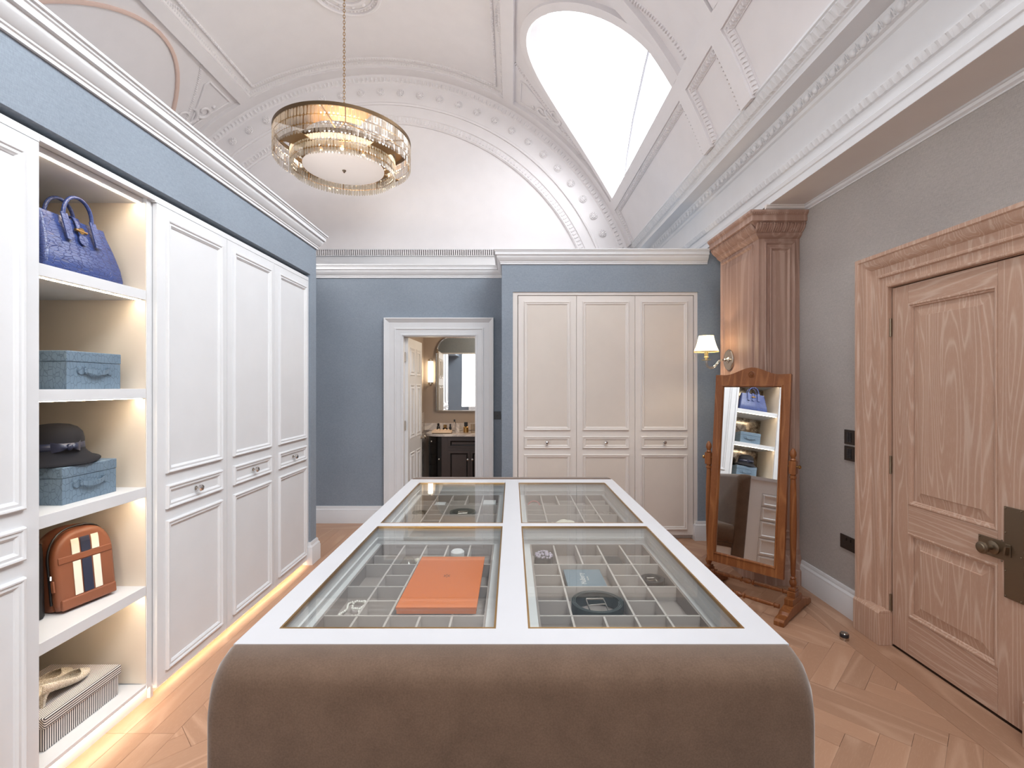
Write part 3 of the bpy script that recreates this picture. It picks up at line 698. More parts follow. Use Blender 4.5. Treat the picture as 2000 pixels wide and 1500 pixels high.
def dbox(nm, y0, y1, z0, z1, mat, b0=-.04, b1=0, **kw):
    mb = MB(); mb.box(2.2-b1, 2.2-b0, y0+.0006, y1-.0006, z0+.0006, z1-.0006); return obj(nm, mb, mat, dk, **kw)
dbox('stile', 2.70, DY1, .012, 2.064, 'limed_oak'); dbox('stile', DY0, 2.203, .012, 2.064, 'limed_oak')
dbox('rail', 2.203, 2.70, .012, .222, 'limed_oak_h'); dbox('rail', 2.203, 2.70, .689, .843, 'limed_oak_h'); dbox('rail', 2.203, 2.70, 1.957, 2.064, 'limed_oak_h')
for za, zb in ((.222, .689), (.843, 1.957)):
    y0, y1 = 2.203, 2.70
    mb = MB(); mb.sweep(rect(y0, y1, za, zb), [(0, -.012), (0, .002), (.004, .005), (.010, .004), (.014, -.002), (.02, -.004), (.024, -.012)], FD, closed=True); obj('panel_moulding', mb, 'limed_oak', dk, smooth=30)
    mb = MB(); rows = []
    for k, b in ((.02, -.014), (.075, -.005), (.078, .0), (.08, 0)): rows.append([FD(y0+k, za+k, b), FD(y1-k, za+k, b), FD(y1-k, zb-k, b), FD(y0+k, zb-k, b)])
    mb.grid(rows, closed=True, cap=True); obj('raised_panel', mb, 'limed_oak', dk)
for z in (1.838, 1.044, .244):
    mb = MB(); mb.lathe([(.006, z-.052), (.006, z-.02), (.0052, z-.0195), (.006, z-.019), (.006, z+.019), (.0052, z+.0195), (.006, z+.052)], c=(2.192, 2.817, 0), n=10); mb.box(2.192, 2.1995, 2.813, 2.821, z-.05, z+.05); obj('hinge', mb, 'bronze', dk)
mb = MB(); mb.prism([(2.198, y, z) for y, z in ((2.287, .722), (2.287, .806), (2.168, .806), (2.168, .966), (2.085, .966), (2.085, .561), (2.168, .561), (2.168, .722))], (-.006, 0, 0)); lp = obj('lock_plate', mb, 'bronze', dk, bevel=.0015)
mb = MB()
for y, z in ((2.28, .73), (2.28, .798), (2.176, .81), (2.176, .717), (2.16, .958), (2.093, .958), (2.16, .57), (2.093, .57), (2.16, .85), (2.16, .68), (2.093, .76)): mb.sphere((2.191, y, z), .0035, 8, 5)
obj('plate_screw', mb, 'bronze', lp, smooth=True)
mb = MB(); mb.lathe([(.030, 0), (.030, -.004), (.024, -.008), (.012, -.011), (.010, -.030), (.014, -.034), (.022, -.038), (.028, -.050), (.026, -.056), (.020, -.058), (.018, -.062), (.010, -.064)], c=(2.191, 2.215, .765), n=28, axis='x'); obj('door_knob', mb, 'bronze', dk, smooth=35)
mb = MB(); mb.prism([(2.190, 2.145, .752), (2.190, 2.153, .752), (2.190, 2.146, .79), (2.190, 2.138, .79)], (-.02, 0, 0)); mb.box(2.187, 2.192, 2.135, 2.158, .745, .80); obj('thumb_turn', mb, 'bronze', dk, bevel=.002)
# rear room door (seen only in the bathroom mirror)
mb = MB(); mb.sweep([(-.40, 0), (-.40, 2.0), (-1.2, 2.0), (-1.2, 0)], [(-a, b) for a, b in CASP], lambda u, v, b: (u, -2.0+b, v)); struct(obj('door_frame', mb, 'joinery'), 'white casing behind the camera')
mb = MB(); mb.box(-1.2, -.4, -2.01, -1.985, 0, 2.0); struct(obj('door_3', mb, 'joinery'), 'white door behind the camera')

# ---------------------------------------------------------------- oak column
co = bpy.data.objects.new('trim_column', None); COL.objects.link(co); co.location = (2.04, 4.06, 0); struct(co, 'dark limed oak pilaster with carved capital in the corner')
mb = MB(); mb.box(1.887, 2.199, 3.72, 4.405, .24, 2.66); obj('shaft', mb, 'column_oak', co)
PLN = lambda prof_, Z, nm, **kw: obj(nm, MB().sweep([(2.199, 3.72), (1.887, 3.72), (1.887, 4.405)], prof_, flr(Z)), 'column_oak', co, smooth=30, **kw)
# path travels -x then +y: outside is on the left
PLN([(0, 0), (.07, 0), (.07, .11), (.06, .118), (.05, .12), (.046, .15), (.028, .17), (.024, .20), (.012, .215), (.010, .25), (0, .25)], 0, 'base')
CAP = [(0, -.02), (.012, -.012), (.030, .0), (.034, .006), (.034, .012), (.040, .018), (.048, .05), (.075, .075), (.082, .08), (.086, .084), (.10, .088), (.10, .128), (.106, .132), (.118, .148), (.118, .163), (0, .163)]
PLN([(-x if False else x, y) for x, y in CAP], 2.645, 'capital')
mb = MB()
def leafcap(p0, du, nrm, L_, n):
    du = Vector(du); nrm = Vector(nrm); p0 = Vector(p0)
    for i in range(n):
        u = (i+.5)*L_/n; h = L_/n
        for k in (-1, 0, 1):
            c0 = p0 + du*(u+k*h*.30); P0 = c0 + nrm*.040 + Vector((0,0,2.668)); P1 = c0 + du*(k*h*.10) + nrm*.085 + Vector((0,0,2.722)); 
            mb.tube([P0, (P0+P1)/2+nrm*.004, P1, P1+nrm*.006-Vector((0,0,.010))], [.009, .013, .009, .005], 6)
        c1 = p0 + du*(u+h*.5); mb.tube([c1+nrm*.044+Vector((0,0,2.672)), c1+nrm*.066+Vector((0,0,2.70))], [.006, .011], 6)
leafcap((1.887-.05, 3.72, 0), (1, 0, 0), (0, -1, 0), .36, 7); leafcap((1.887, 3.72-.05, 0), (0, 1, 0), (-1, 0, 0), .73, 14)
stuff(obj('capital_leaves', mb, 'column_oak', co, smooth=50))
mb = MB()
for i in range(26): mb.sphere((1.78+i*.016, 3.612, 2.785), .007, 6, 5)
for i in range(46): mb.sphere((1.779, 3.62+i*.017, 2.785), .007, 6, 5)
stuff(obj('capital_beads', mb, 'column_oak', co, smooth=True))
OM = [(0, 0), (.002, .010), (.010, .014), (.018, .008), (.022, .002), (.024, 0)]
def cpanel(nm, path, fn):
    mb = MB(); mb.sweep(path, OM, fn, closed=True); obj(nm, mb, 'column_oak', co, smooth=30)
FY = wy(3.72); FXn = lambda u, v, b: (1.887-b, u, v)
cpanel('panel_moulding', rect(1.927, 2.165, .33, 2.605), FY); cpanel('panel_moulding', rect(1.966, 2.128, .38, 2.56), FY)
mb = MB(); mb.grid([[FY(a, c, b) for a, c in ((1.988+k, .40+k), (2.106-k, .40+k), (2.106-k, 2.54-k), (1.988+k, 2.54-k))] for k, b in ((0, -.002), (0, .001), (.022, .007), (.023, .0075))], closed=True, cap=True); obj('raised_panel', mb, 'column_oak', co)
cpanel('panel_moulding', rect(3.80, 4.375, .33, 2.605), FXn)
mb = MB(); mb.grid([[FXn(a, c, b) for a, c in ((3.83+k, .36+k), (4.345-k, .36+k), (4.345-k, 2.575-k), (3.83+k, 2.575-k))] for k, b in ((0, -.002), (0, .001), (.05, .008), (.051, .008))], closed=True, cap=True); obj('raised_panel', mb, 'column_oak', co)

# ---------------------------------------------------------------- wall plates, door stop
def plate(nm, label, cat, y0, y1, z0, z1, group=None):
    mb = MB(); mb.box(2.192, 2.2, y0, y1, z0, z1); o = obj(nm, mb, 'dark_bronze', bevel=.001)
    return tag(o, label, cat, group)
for z0, lb in ((1.120, 'dark bronze keypad switch on the grey wall left of the oak door, upper one'), (1.014, 'dark bronze keypad switch on the grey wall, lower one, just above the socket')):
    o = plate('light_switch', lb, 'switch', 3.115, 3.21, z0, z0+.094, 'keypad switches')
    mb = MB()
    for i in range(6):
        for j in (0, 1): mb.box(2.188, 2.192, 3.142+j*.022, 3.160+j*.022, z0+.016+i*.0108, z0+.023+i*.0108)
    obj('buttons', mb, 'black_plate', o)
so = plate('wall_socket', 'dark bronze double power socket low on the grey wall', 'socket', 3.09, 3.25, .428, .518)
mb = MB()
for y in (3.125, 3.213):
    for dy, dz, hw, hh in ((0, .018, .003, .006), (-.012, -.006, .006, .003), (.012, -.006, .006, .003)): mb.box(2.1915, 2.193, y+dy-hw, y+dy+hw, .47+dz-.012-hh, .47+dz-.012+hh)
stuff(obj('pin_holes', mb, 'black_plate', so)); mb = MB()
for y in (3.150, 3.190): mb.box(2.186, 2.192, y-.006, y+.006, .488, .505)
stuff(obj('rocker', mb, 'dark_bronze', so))
mb = MB(); mb.box(-.20, -.122, 5.331, 5.34, 1.134, 1.222); o = tag(obj('wall_switch', mb, 'black_plate', bevel=.001), 'black square switch plate on the blue wall right of the bathroom doorway', 'switch')
mb = MB(); mb.lathe([(.008, 5.331), (.008, 5.328), (.003, 5.327)], c=(-.161, 0, 1.178), n=12, axis='y'); obj('dial', mb, 'dark_bronze', o)
ds = thing('door_stop', 'small round floor door stop with a black rubber band near the oak door', 'door stop', (1.968, 2.88, 0))
mb = MB(); mb.lathe([(.024, 0), (.024, .016), (.021, .018)], c=(1.968, 2.88, 0), n=20); obj('base', mb, 'nickel', ds, smooth=40)
mb = MB(); mb.lathe([(.021, .018), (.024, .020), (.024, .034), (.021, .036)], c=(1.968, 2.88, 0), n=20); obj('rubber_ring', mb, 'black_plate', ds, smooth=40)
mb = MB(); mb.lathe([(.021, .036), (.019, .041), (.004, .042)], c=(1.968, 2.88, 0), n=20); obj('cap', mb, 'nickel', ds, smooth=40)

# ---------------------------------------------------------------- wall sconce on the column
sc = thing('wall_sconce', 'brass and glass wall light with a cream pleated shade on the oak column', 'wall lamp', (1.887, 4.20, 1.725))
cx, cy, cz = 1.887, 4.20, 1.725; sx = 1.677
mb = MB(); mb.lathe([(.090, 0), (.090, -.010), (.084, -.016), (.080, -.014), (.05, -.016), (.03, -.018)], c=(cx-.008, cy, cz), n=36, axis='x'); mb.v = [(x, y, cz+(z-cz)*1.0) for x, y, z in mb.v]; obj('back_plate', mb, 'nickel', sc, smooth=30)
mb = MB(); mb.lathe([(.03, -.02), (.032, -.028), (.022, -.036), (.012, -.042), (.014, -.052), (.008, -.058), (.008, -.072), (.004, -.074)], c=(cx, cy, cz), n=20, axis='x'); obj('boss', mb, 'nickel', sc, smooth=35)
pts = []
for t in range(17):
    u = t/16; x = cx-.07 + (sx-(cx-.07))*u; z = cz - .075*sin(pi*min(1, u*1.25)**1.2) if u < .8 else 0
    pts.append((x, z))
bez = [(cx-.07, cz), (cx-.10, cz-.005), (cx-.12, cz-.035), (cx-.145, cz-.062), (cx-.17, cz-.070), (cx-.195, cz-.060), (cx-.207, cz-.035), (sx, cz-.005)]
mb = MB(); mb.tube([(x, cy, z) for x, z in bez], [.010, .009, .010, .011, .011, .010, .010, .009], 12); obj('glass_arm', mb, 'crystal', sc, smooth=True)
mb = MB(); mb.lathe([(.008, -.006), (.036, -.002), (.038, .002), (.010, .004), (.008, .012), (.016, .020), (.020, .026), (.012, .032), (.016, .040), (.016, .075), (.010, .078)], c=(sx, cy, cz), n=20); obj('candle_cup', mb, 'ivory', sc, smooth=40)
mb = MB(); rows = []; n = 48
for k in range(9):
    t = k/8; r = .060 + .042*t**1.5; z = 1.935 - .139*t
    rows.append([(sx+r*cos(2*pi*i/n)*(1+.0), cy+r*sin(2*pi*i/n), z) for i in range(n)])
mb.grid(rows, closed=True); shd = obj('lamp_shade', mb, 'lamp_fabric', sc, smooth=True)
mb = MB()
for i in range(8):
    a = 2*pi*i/8+.3; mb.tube([(sx+(.0605+.042*(k/6)**1.5)*cos(a), cy+(.0605+.042*(k/6)**1.5)*sin(a), 1.935-.139*k/6) for k in range(7)], .0016, 5)
obj('shade_rib', mb, 'ivory', shd)
mb = MB(); mb.lathe([(.101, 1.794), (.103, 1.794), (.103, 1.800), (.101, 1.800)], c=(sx, cy, 0), n=40, cap=False); mb.lathe([(.059, 1.931), (.061, 1.931), (.061, 1.936), (.059, 1.936)], c=(sx, cy, 0), n=40, cap=False); stuff(obj('shade_trim', mb, 'ivory', shd))
mb = MB(); mb.sphere((sx, cy, 1.845), .018, 12, 8, (1, 1, 1.4)); obj('bulb', mb, 'bulb', sc, smooth=True)
def pt(name, loc, e, col, r=.03, par=None):
    l = bpy.data.lights.new(name, 'POINT'); l.energy = e; l.color = col; l.shadow_soft_size = r; o = bpy.data.objects.new(name, l); COL.objects.link(o)
    o.location = loc if not par else tuple(Vector(loc)-world_of(par)); o.parent = par; return o
pt('sconce_glow', (sx, cy, 1.86), 9, (1, .80, .55), .03, sc)

# ---------------------------------------------------------------- chandelier
CX, CY = -1.87, 5.42
ch = thing('chandelier', 'two-tier round crystal chandelier with bronze rings hanging on a chain from the vault', 'chandelier', (CX, CY, 5.9))
def ringband(nm, r, z0, z1, mat='antique_brass', par=ch):
    mb = MB(); mb.lathe([(r, z0), (r+.012, z0), (r+.012, z1), (r, z1), (r, z0)], c=(CX, CY, 0), n=96, cap=False); return obj(nm, mb, mat, par, smooth=40)
ringband('upper_ring', .715, 4.220, 4.256, 'ring_bronze'); ringband('lower_ring', .545, 4.044, 4.088, 'ring_bronze')
def crystals(nm, r, ztop, rows, n, hh, wd, mat='crystal'):
    for q in range(rows):
        mb = MB(); z1 = ztop - q*(hh+.006); z0 = z1 - hh
        for i in range(n):
            a = 2*pi*(i+.5*(q % 2)*0)/n + random.uniform(-.004, .004); c, s = cos(a), sin(a); tz = random.uniform(-.25, .25)
            def P(t, d, z): 
                t2 = t*cos(tz)-d*sin(tz); d2 = t*sin(tz)+d*cos(tz); return (CX+(r+d2)*c - t2*s, CY+(r+d2)*s + t2*c, z)
            h = wd/2; dd = .006
            mb.grid([[P(-h*.5, 0, z0), P(0, -dd*.5, z0), P(h*.5, 0, z0), P(0, dd*.5, z0)], [P(-h, 0, z0+.016), P(0, -dd, z0+.016), P(h, 0, z0+.016), P(0, dd, z0+.016)],
                     [P(-h, 0, z1-.012), P(0, -dd, z1-.012), P(h, 0, z1-.012), P(0, dd, z1-.012)], [P(-h*.5, 0, z1), P(0, -dd*.5, z1), P(h*.5, 0, z1), P(0, dd*.5, z1)]], closed=True, cap=True)
        stuff(obj(nm, mb, mat, ch))
crystals('crystal_row', .721, 4.218, 3, 118, .083, .034); crystals('crystal_row', .551, 4.044, 3, 108, .066, .029, 'crystal_glow')  # lower tier: more translucent crystal copy, so its lit look is in the material
mb = MB()
for r, z in ((.721, 4.130), (.721, 4.041), (.551, 3.974), (.551, 3.902)): mb.lathe([(r-.0015, z), (r+.0015, z), (r+.0015, z+.003), (r-.0015, z+.003), (r-.0015, z)], c=(CX, CY, 0), n=96, cap=False)
obj('wire_ring', mb, 'brass', ch)
for a0 in (238, 330, 58, 150):      # broad bronze arms between the tiers
    mb = MB(); a = [radians(a0-13+26*i/8) for i in range(9)]
    mb.grid([[(CX+r*cos(t), CY+r*sin(t), z) for r, z in ((.30, 4.0), (.70, 4.0), (.70, 4.008), (.30, 4.008))] for t in a], closed=True, cap=True); obj('bronze_arm', mb, 'antique_brass', ch)
mb = MB()
for a0 in (20, 65, 110, 155, 200, 245, 290, 335):
    a = radians(a0); mb.tube([(CX+.705*cos(a), CY+.705*sin(a), 4.24), (CX+.705*cos(a), CY+.705*sin(a), 4.0)], .005, 6); mb.tube([(CX+.54*cos(a), CY+.54*sin(a), 4.07), (CX+.54*cos(a), CY+.54*sin(a), 3.90)], .004, 6)
for a0 in (20, 140, 260): a = radians(a0); mb.tube([(CX+.71*cos(a), CY+.71*sin(a), 4.24), (CX, CY, 4.44)], .0045, 6)
mb.tube([(CX-.71, CY, 4.232), (CX+.71, CY, 4.236)], .008, 6); mb.tube([(CX, CY-.71, 4.236), (CX, CY+.71, 4.236)], .008, 6)
obj('frame_rods', mb, 'antique_brass', ch)
mb = MB(); mb.lathe([(.002, 3.902), (.25, 3.905), (.42, 3.913), (.432, 3.918), (.432, 3.925), (.42, 3.928), (.002, 3.93)], c=(CX, CY, 0), n=72); obj('diffuser_disc', mb, 'frost_disc', ch, smooth=30)
mb = MB(); mb.lathe([(.002, 3.872), (.008, 3.876), (.012, 3.886), (.020, 3.894), (.022, 3.904), (.002, 3.905)], c=(CX, CY, 0), n=16); obj('finial', mb, 'bronze', ch, smooth=True)
mb = MB(); mb.lathe([(.002, 4.44), (.05, 4.445), (.062, 4.455), (.05, 4.462), (.012, 4.475), (.010, 4.50)], c=(CX, CY, 0), n=28); obj('hub_plate', mb, 'brass', ch, smooth=30)
for i in range(8):
    a = radians(45*i+15); q = (CX+.30*cos(a), CY+.30*sin(a), 4.02); mb = MB(); mb.sphere(q, .022, 10, 8, (1, 1, 1.5)); obj('bulb', mb, 'bulb', ch, smooth=True)
for a0, hw in ((262, 50), (82, 50)):      # gilt top plates under the upper ring
    mb = MB(); a = [radians(a0-hw+2*hw*i/16) for i in range(17)]
    mb.grid([[(CX+r*cos(t), CY+r*sin(t), z) for r, z in ((.40, 4.243), (.705, 4.243), (.705, 4.248), (.40, 4.248))] for t in a], closed=True, cap=True); obj('gilt_plate', mb, 'antique_brass', ch)
mb = MB(); mb.lathe([(.44, 4.006), (.44, 4.010), (.02, 4.010), (.02, 4.006), (.44, 4.006)], c=(CX, CY, 0), n=60, cap=False); obj('reflector_plate', mb, 'antique_brass', ch)
# chain, link by link
lk = MB(); lk.tube([(.011*cos(2*pi*i/14), 0, .021*sin(2*pi*i/14)) for i in range(14)], .0032, 6, closed=True); first = None
for i in range(44):
    z = 4.512 + i*.0325
    if z > 5.90: break
    if first is None: o = first = obj('chain_link', lk, 'brass', ch, smooth=True, local=True)
    else: o = first.copy(); COL.objects.link(o)
    o.location = (0, 0, z-5.9); o.rotation_euler = (0, 0, radians(90*(i % 2)+20))
pt('chandelier_glow', (CX, CY, 4.12), 30, (1, .82, .62), .20, ch)
# ---------------------------------------------------------------- island display cabinet
IX0, IX1, IY0, IY1, IZ = -.615, .612, 1.0744, 2.975, .93
isl = thing('display_island', 'long white dressing island with four glass-topped jewellery trays', 'island', (0, 2.02, 0))
PX = ((-.547, -.038), (.038, .547)); PY = ((1.1436, 1.976), (2.023, 2.865))
mb = MB(); t = .028
for x0, x1 in ((IX0, PX[0][0]), (PX[0][1], PX[1][0]), (PX[1][1], IX1)): mb.box(x0, x1, IY0, IY1, IZ-t, IZ)
for x0, x1 in PX:
    for y0, y1 in ((IY0, PY[0][0]), (PY[0][1], PY[1][0]), (PY[1][1], IY1)): mb.box(x0, x1, y0, y1, IZ-t, IZ)
obj('worktop', mb, 'worktop_white', isl)
for ix, (x0, x1) in enumerate(PX):
    for iy, (y0, y1) in enumerate(PY):
        mb = MB(); mb.box(x0+.004, x1-.004, y0+.004, y1-.004, IZ-.007, IZ-.001); g = obj('glass_pane', mb, 'pane_glass', isl)
        mb = MB(); mb.sweep(rect(x0, x1, y0, y1), [(0, -.008), (0, .0008), (.005, .0008), (.005, -.008)], flr(IZ), closed=True); obj('brass_trim', mb, 'brass', g)
        # tray below the glass
        if ix == 0: tx0, tx1 = -.524, -.078
        else: tx0, tx1 = .078, .524
        mb = MB(); zt, zb = IZ-.07, IZ-.115
        mb.box(x0-.0185, tx0-.0065, y0-.02, y1+.02, zt-.012, zt); mb.box(tx1+.0065, x1+.0185, y0-.02, y1+.02, zt-.012, zt); mb.box(tx0-.0065, tx1+.0065, y0-.02, y0+.0055, zt-.012, zt); mb.box(tx0-.0065, tx1+.0065, y1-.0055, y1+.02, zt-.012, zt)
        tr = obj('tray_rim', mb, 'softwhite', isl)
        mb = MB(); mb.sweep(rect(x0, x1, y0, y1), [(-.008, -.07), (-.008, -.028), (0, -.028), (0, -.07)], flr(IZ), closed=True); mb.sweep(rect(x0, x1, y0, y1), [(0, -.052), (.006, -.052), (.006, -.044), (0, -.044)], flr(IZ), closed=True); obj('display_case_side', mb, 'softwhite', isl)
        ty0, ty1 = y0+.012, y1-.012
        mb = MB(); mb.box(tx0, tx1, ty0, ty1, zb-.004, zb); mb.box(tx0-.006, tx0, ty0, ty1, zb, zt-.001); mb.box(tx1, tx1+.006, ty0, ty1, zb, zt-.001); mb.box(tx0, tx1, ty0-.006, ty0, zb, zt-.001); mb.box(tx0, tx1, ty1, ty1+.006, zb, zt-.001)
        tb = obj('tray', mb, 'tray_suede', isl)
        if iy == 0: rows = [ty0, 1.358, 1.555, 1.749, ty1]
        else: rows = [ty0, 2.235, 2.426, 2.62, ty1]
        S = -1 if ix == 0 else 1
        cols = [S*v for v in (.167, .256, .343, .432)]
        # per row: columns walls present (index), half-depth dividers (column span)
        plan = [((0, 1, 2, 3), ()), ((0, 2, 3), ((2, 3),)), ((0, 2, 3), ((2, 3),)), ((0, 1, 2, 3), ((1, 2), (3, 4)))]
        if iy == 1: plan[0] = ((0, 2, 3), ((2, 3),))
        ends = [S*.078] + cols + [S*.524]
        def div(*b): mb = MB(); mb.box(*b); obj('divider', mb, 'tray_edge', tb)
        for r in rows[1:4]: div(tx0, tx1, r-.003, r+.003, zb, zt-.001)
        for r, (ws, halves) in enumerate(plan):
            for q in ws: div(cols[q]-.003, cols[q]+.003, rows[r]+.003, rows[r+1]-.003, zb, zt-.002)
            for a_, b_ in halves:
                xa, xb = sorted((ends[a_+1] if a_ >= 1 else ends[a_], ends[b_+1])) if False else sorted((cols[a_], ends[b_+1]))
                ym = (rows[r]+rows[r+1])/2 - (.015 if r == 3 else -.0)
                div(xa+.003, xb-.003, ym-.003, ym+.003, zb, zt-.003)
        if ix == 1:
            ym = (rows[2]+rows[3])/2; div(.078, .164, ym-.003, ym+.003, zb, zt-.003)
            ym = (rows[1]+rows[2])/2; div(.078, .164, ym-.003, ym+.003, zb, zt-.003)
# body with drawer columns on both long sides
mb = MB(); mb.box(IX0+.0205, IX1-.0205, IY0+.001, IY1-.001, .0, .79); obj('body', mb, 'joinery', isl)
mb = MB()
for xa, xb in ((IX0+.006, IX0+.02), (IX1-.02, IX1-.006)):
    mb.box(xa, xb, IY0, IY1, .79, IZ-t); mb.box(xa, xb, IY0, IY1, 0, .10)
    for ya, yb in ((IY0, IY0+.11), (IY1-.11, IY1), (1.64, 1.70), (2.35, 2.41)): mb.box(xa, xb, ya, yb, .10, .79)
mb.box(IX0+.0205, IX1-.0205, IY0, IY0+.02, .7905, IZ-t); mb.box(IX0+.0205, IX1-.0205, IY1-.02, IY1, .7905, IZ-t); obj('face_frame', mb, 'joinery', isl)
for sgn, X in ((-1, IX0+.006), (1, IX1-.006)):
    for ya, yb in ((IY0+.11, 1.64), (1.70, 2.35), (2.41, IY1-.11)):
        zz = [.10, .25, .40, .55, .675, .79]
        for za, zb_ in zip(zz[:-1], zz[1:]):
            mb = MB(); mb.box(*sorted((X, X-sgn*.016)), ya+.002, yb-.002, za+.002, zb_-.002); dw = obj('drawer', mb, 'joinery', isl)
            mb = MB(); mb.sweep(rect(ya+.012, yb-.012, za+.012, zb_-.012), [(0, 0), (.002, .006), (.010, .006), (.016, 0)], lambda u, v, b: (X+sgn*b, u, v), closed=True); obj('drawer_moulding', mb, 'joinery', dw)

def bench(label, ysign, yb):
    """velvet bench against the island end: yb = island end plane, ysign = direction away from it"""
    th = thing('velvet_bench', label, 'bench', (0, yb+ysign*.3, 0), None)
    x0, x1, zt = -.6215, .6175, .934
    def outline(ins, dz, rx=.045, rz=.075):   # rounded-top outline in x-z, elliptical corners
        pts = []
        a0, a1 = x0+ins, x1-ins; zt_ = zt-dz
        for k in range(15): a = pi - (pi/2)*k/14; pts.append((a0+rx+rx*cos(a), zt_-rz+rz*sin(a)))
        for k in range(15): a = pi/2 - (pi/2)*k/14; pts.append((a1-rx+rx*cos(a), zt_-rz+rz*sin(a)))
        pts += [(a1, .20), (a0, .20)]; return pts
    rows = []
    for d, ins, dz, rx, rz in ((0.0, .004, .004, .015, .02), (.004, .001, .001, .018, .024), (.012, 0, 0, .02, .028), (.050, -.001, .001, .032, .05), (.075, .001, .005, .045, .075), (.092, .007, .015, .055, .095), (.100, .014, .028, .06, .105), (.103, .024, .046, .06, .105)):
        rows.append([(x, yb+ysign*(.0015+d), z) for x, z in outline(ins, dz, rx, rz)])
    mb = MB(); mb.grid(rows, closed=True, cap=True); obj('back_rest', mb, 'velvet', th, smooth=60)
    # seat cushion
    mb = MB(); rows = []
    for z, ins in ((.31, .012), (.318, .004), (.335, 0), (.42, -.004), (.448, .002), (.462, .016), (.468, .045)):
        q = []; rr = .05
        xa, xb, ya, ybb = x0+.01+ins, x1-.01-ins, .104, .56-ins
        for cx_, cy_, a0 in ((xa+rr, ybb-rr, 180), (xb-rr, ybb-rr, 90)):
            for k in range(7): a = radians(a0-15*k); q.append((cx_+rr*cos(a), yb+ysign*(cy_+rr*sin(a)), z))
        q += [(xb, yb+ysign*ya, z), (xa, yb+ysign*ya, z)]; rows.append(q)
    mb.grid(rows, closed=True, cap=True); obj('seat', mb, 'velvet', th, smooth=50)
    mb = MB(); ya, yc = sorted((yb+ysign*.104, yb+ysign*.545)); mb.box(x0+.02, x1-.02, ya, yc, .27, .31); obj('seat_rail', mb, 'velvet', th, bevel=.008)
    mb = MB(); ya, yc = sorted((yb+ysign*.002, yb+ysign*.54)); mb.box(x0+.02, x1-.02, ya, yc, 0, .27 if False else .19); mb.box(x0+.03, x1-.03, *sorted((yb+ysign*.106, yb+ysign*.53)), .19, .27); obj('base', mb, 'joinery', th)
bench('taupe velvet bench back with rounded corners filling the foreground', -1, IY0)
bench('taupe velvet bench at the far end of the island, only its top edge showing', 1, IY1)

# ---------------------------------------------------------------- things in the trays
ZB = IZ-.1148; ZD = IZ-.0705
ob = thing('orange_box', 'flat orange lidded box lying across the tray dividers under the glass', 'box', (-.213, 1.567, ZD))
mb = MB(); mb.box(-.325, -.101, 1.366, 1.768, ZD, ZD+.013); obj('base', mb, 'orange_card', ob, bevel=.001)
mb = MB(); mb.box(-.327, -.099, 1.364, 1.770, ZD+.0135, ZD+.020); obj('lid', mb, 'orange_card', ob, bevel=.001)
mb = MB(); c = (-.213, 1.59)
for k in range(6): a = k*pi/3+.3; mb.prism([(c[0]+.004*cos(a), c[1]+.004*sin(a), ZD+.0201), (c[0]+.013*cos(a+.25), c[1]+.016*sin(a+.25), ZD+.0201), (c[0]+.007*cos(a+.6), c[1]+.007*sin(a+.6), ZD+.0201)], (0, 0, .0003))
obj('emblem', mb, 'dark_wood', ob)
# pearls
mb = MB(); N = 36
for i in range(N):
    t = 2*pi*i/N; x = -.482+.030*sin(t)+.010*sin(3*t); y = 1.475+.048*cos(t)+.008*cos(2*t+1); mb.sphere((x, y, ZB+.0045+.003*(1+sin(2*t))), .0038, 8, 6)
for i in range(19):
    t = 2*pi*i/19; mb.sphere((-.470+.018*cos(t), 1.492+.030*sin(t), ZB+.013+.003*sin(3*t)), .0038, 8, 6)
tag(obj('pearl_necklace', mb, 'pearl', smooth=True), 'string of white pearls looped in the front left tray', 'necklace')
gt = thing('glass_trinket', 'small clear glass trinket with a white ribbon behind the orange box', 'trinket', (-.41, 1.87, ZB))
mb = MB(); mb.lathe([(.030, ZB), (.032, ZB+.012), (.024, ZB+.020), (.018, ZB+.034), (.004, ZB+.038)], c=(-.393, 1.845, 0), n=20); obj('glass_dome', mb, 'crystal', gt, smooth=40)
mb = MB(); mb.grid([[(-.372+.004*sin(k)+dx, 1.86+.012*k/3, ZB+.004+.012*abs(sin(k*.9))+dz) for k in range(9)] for dx, dz in ((0, 0), (.012, .004), (.020, 0))]); o_ = obj('ribbon', mb, 'cream', gt, smooth=True); md = o_.modifiers.new('s', 'SOLIDIFY'); md.thickness = .001
mb = MB(); mb.lathe([(.022, ZB), (.026, ZB+.004), (.026, ZB+.040), (.020, ZB+.046), (.002, ZB+.047)], c=(-.212, 1.895, 0), n=24); tag(obj('trinket_pot', mb, 'softwhite', smooth=40), 'round white lidded pot peeping out behind the orange box', 'pot')
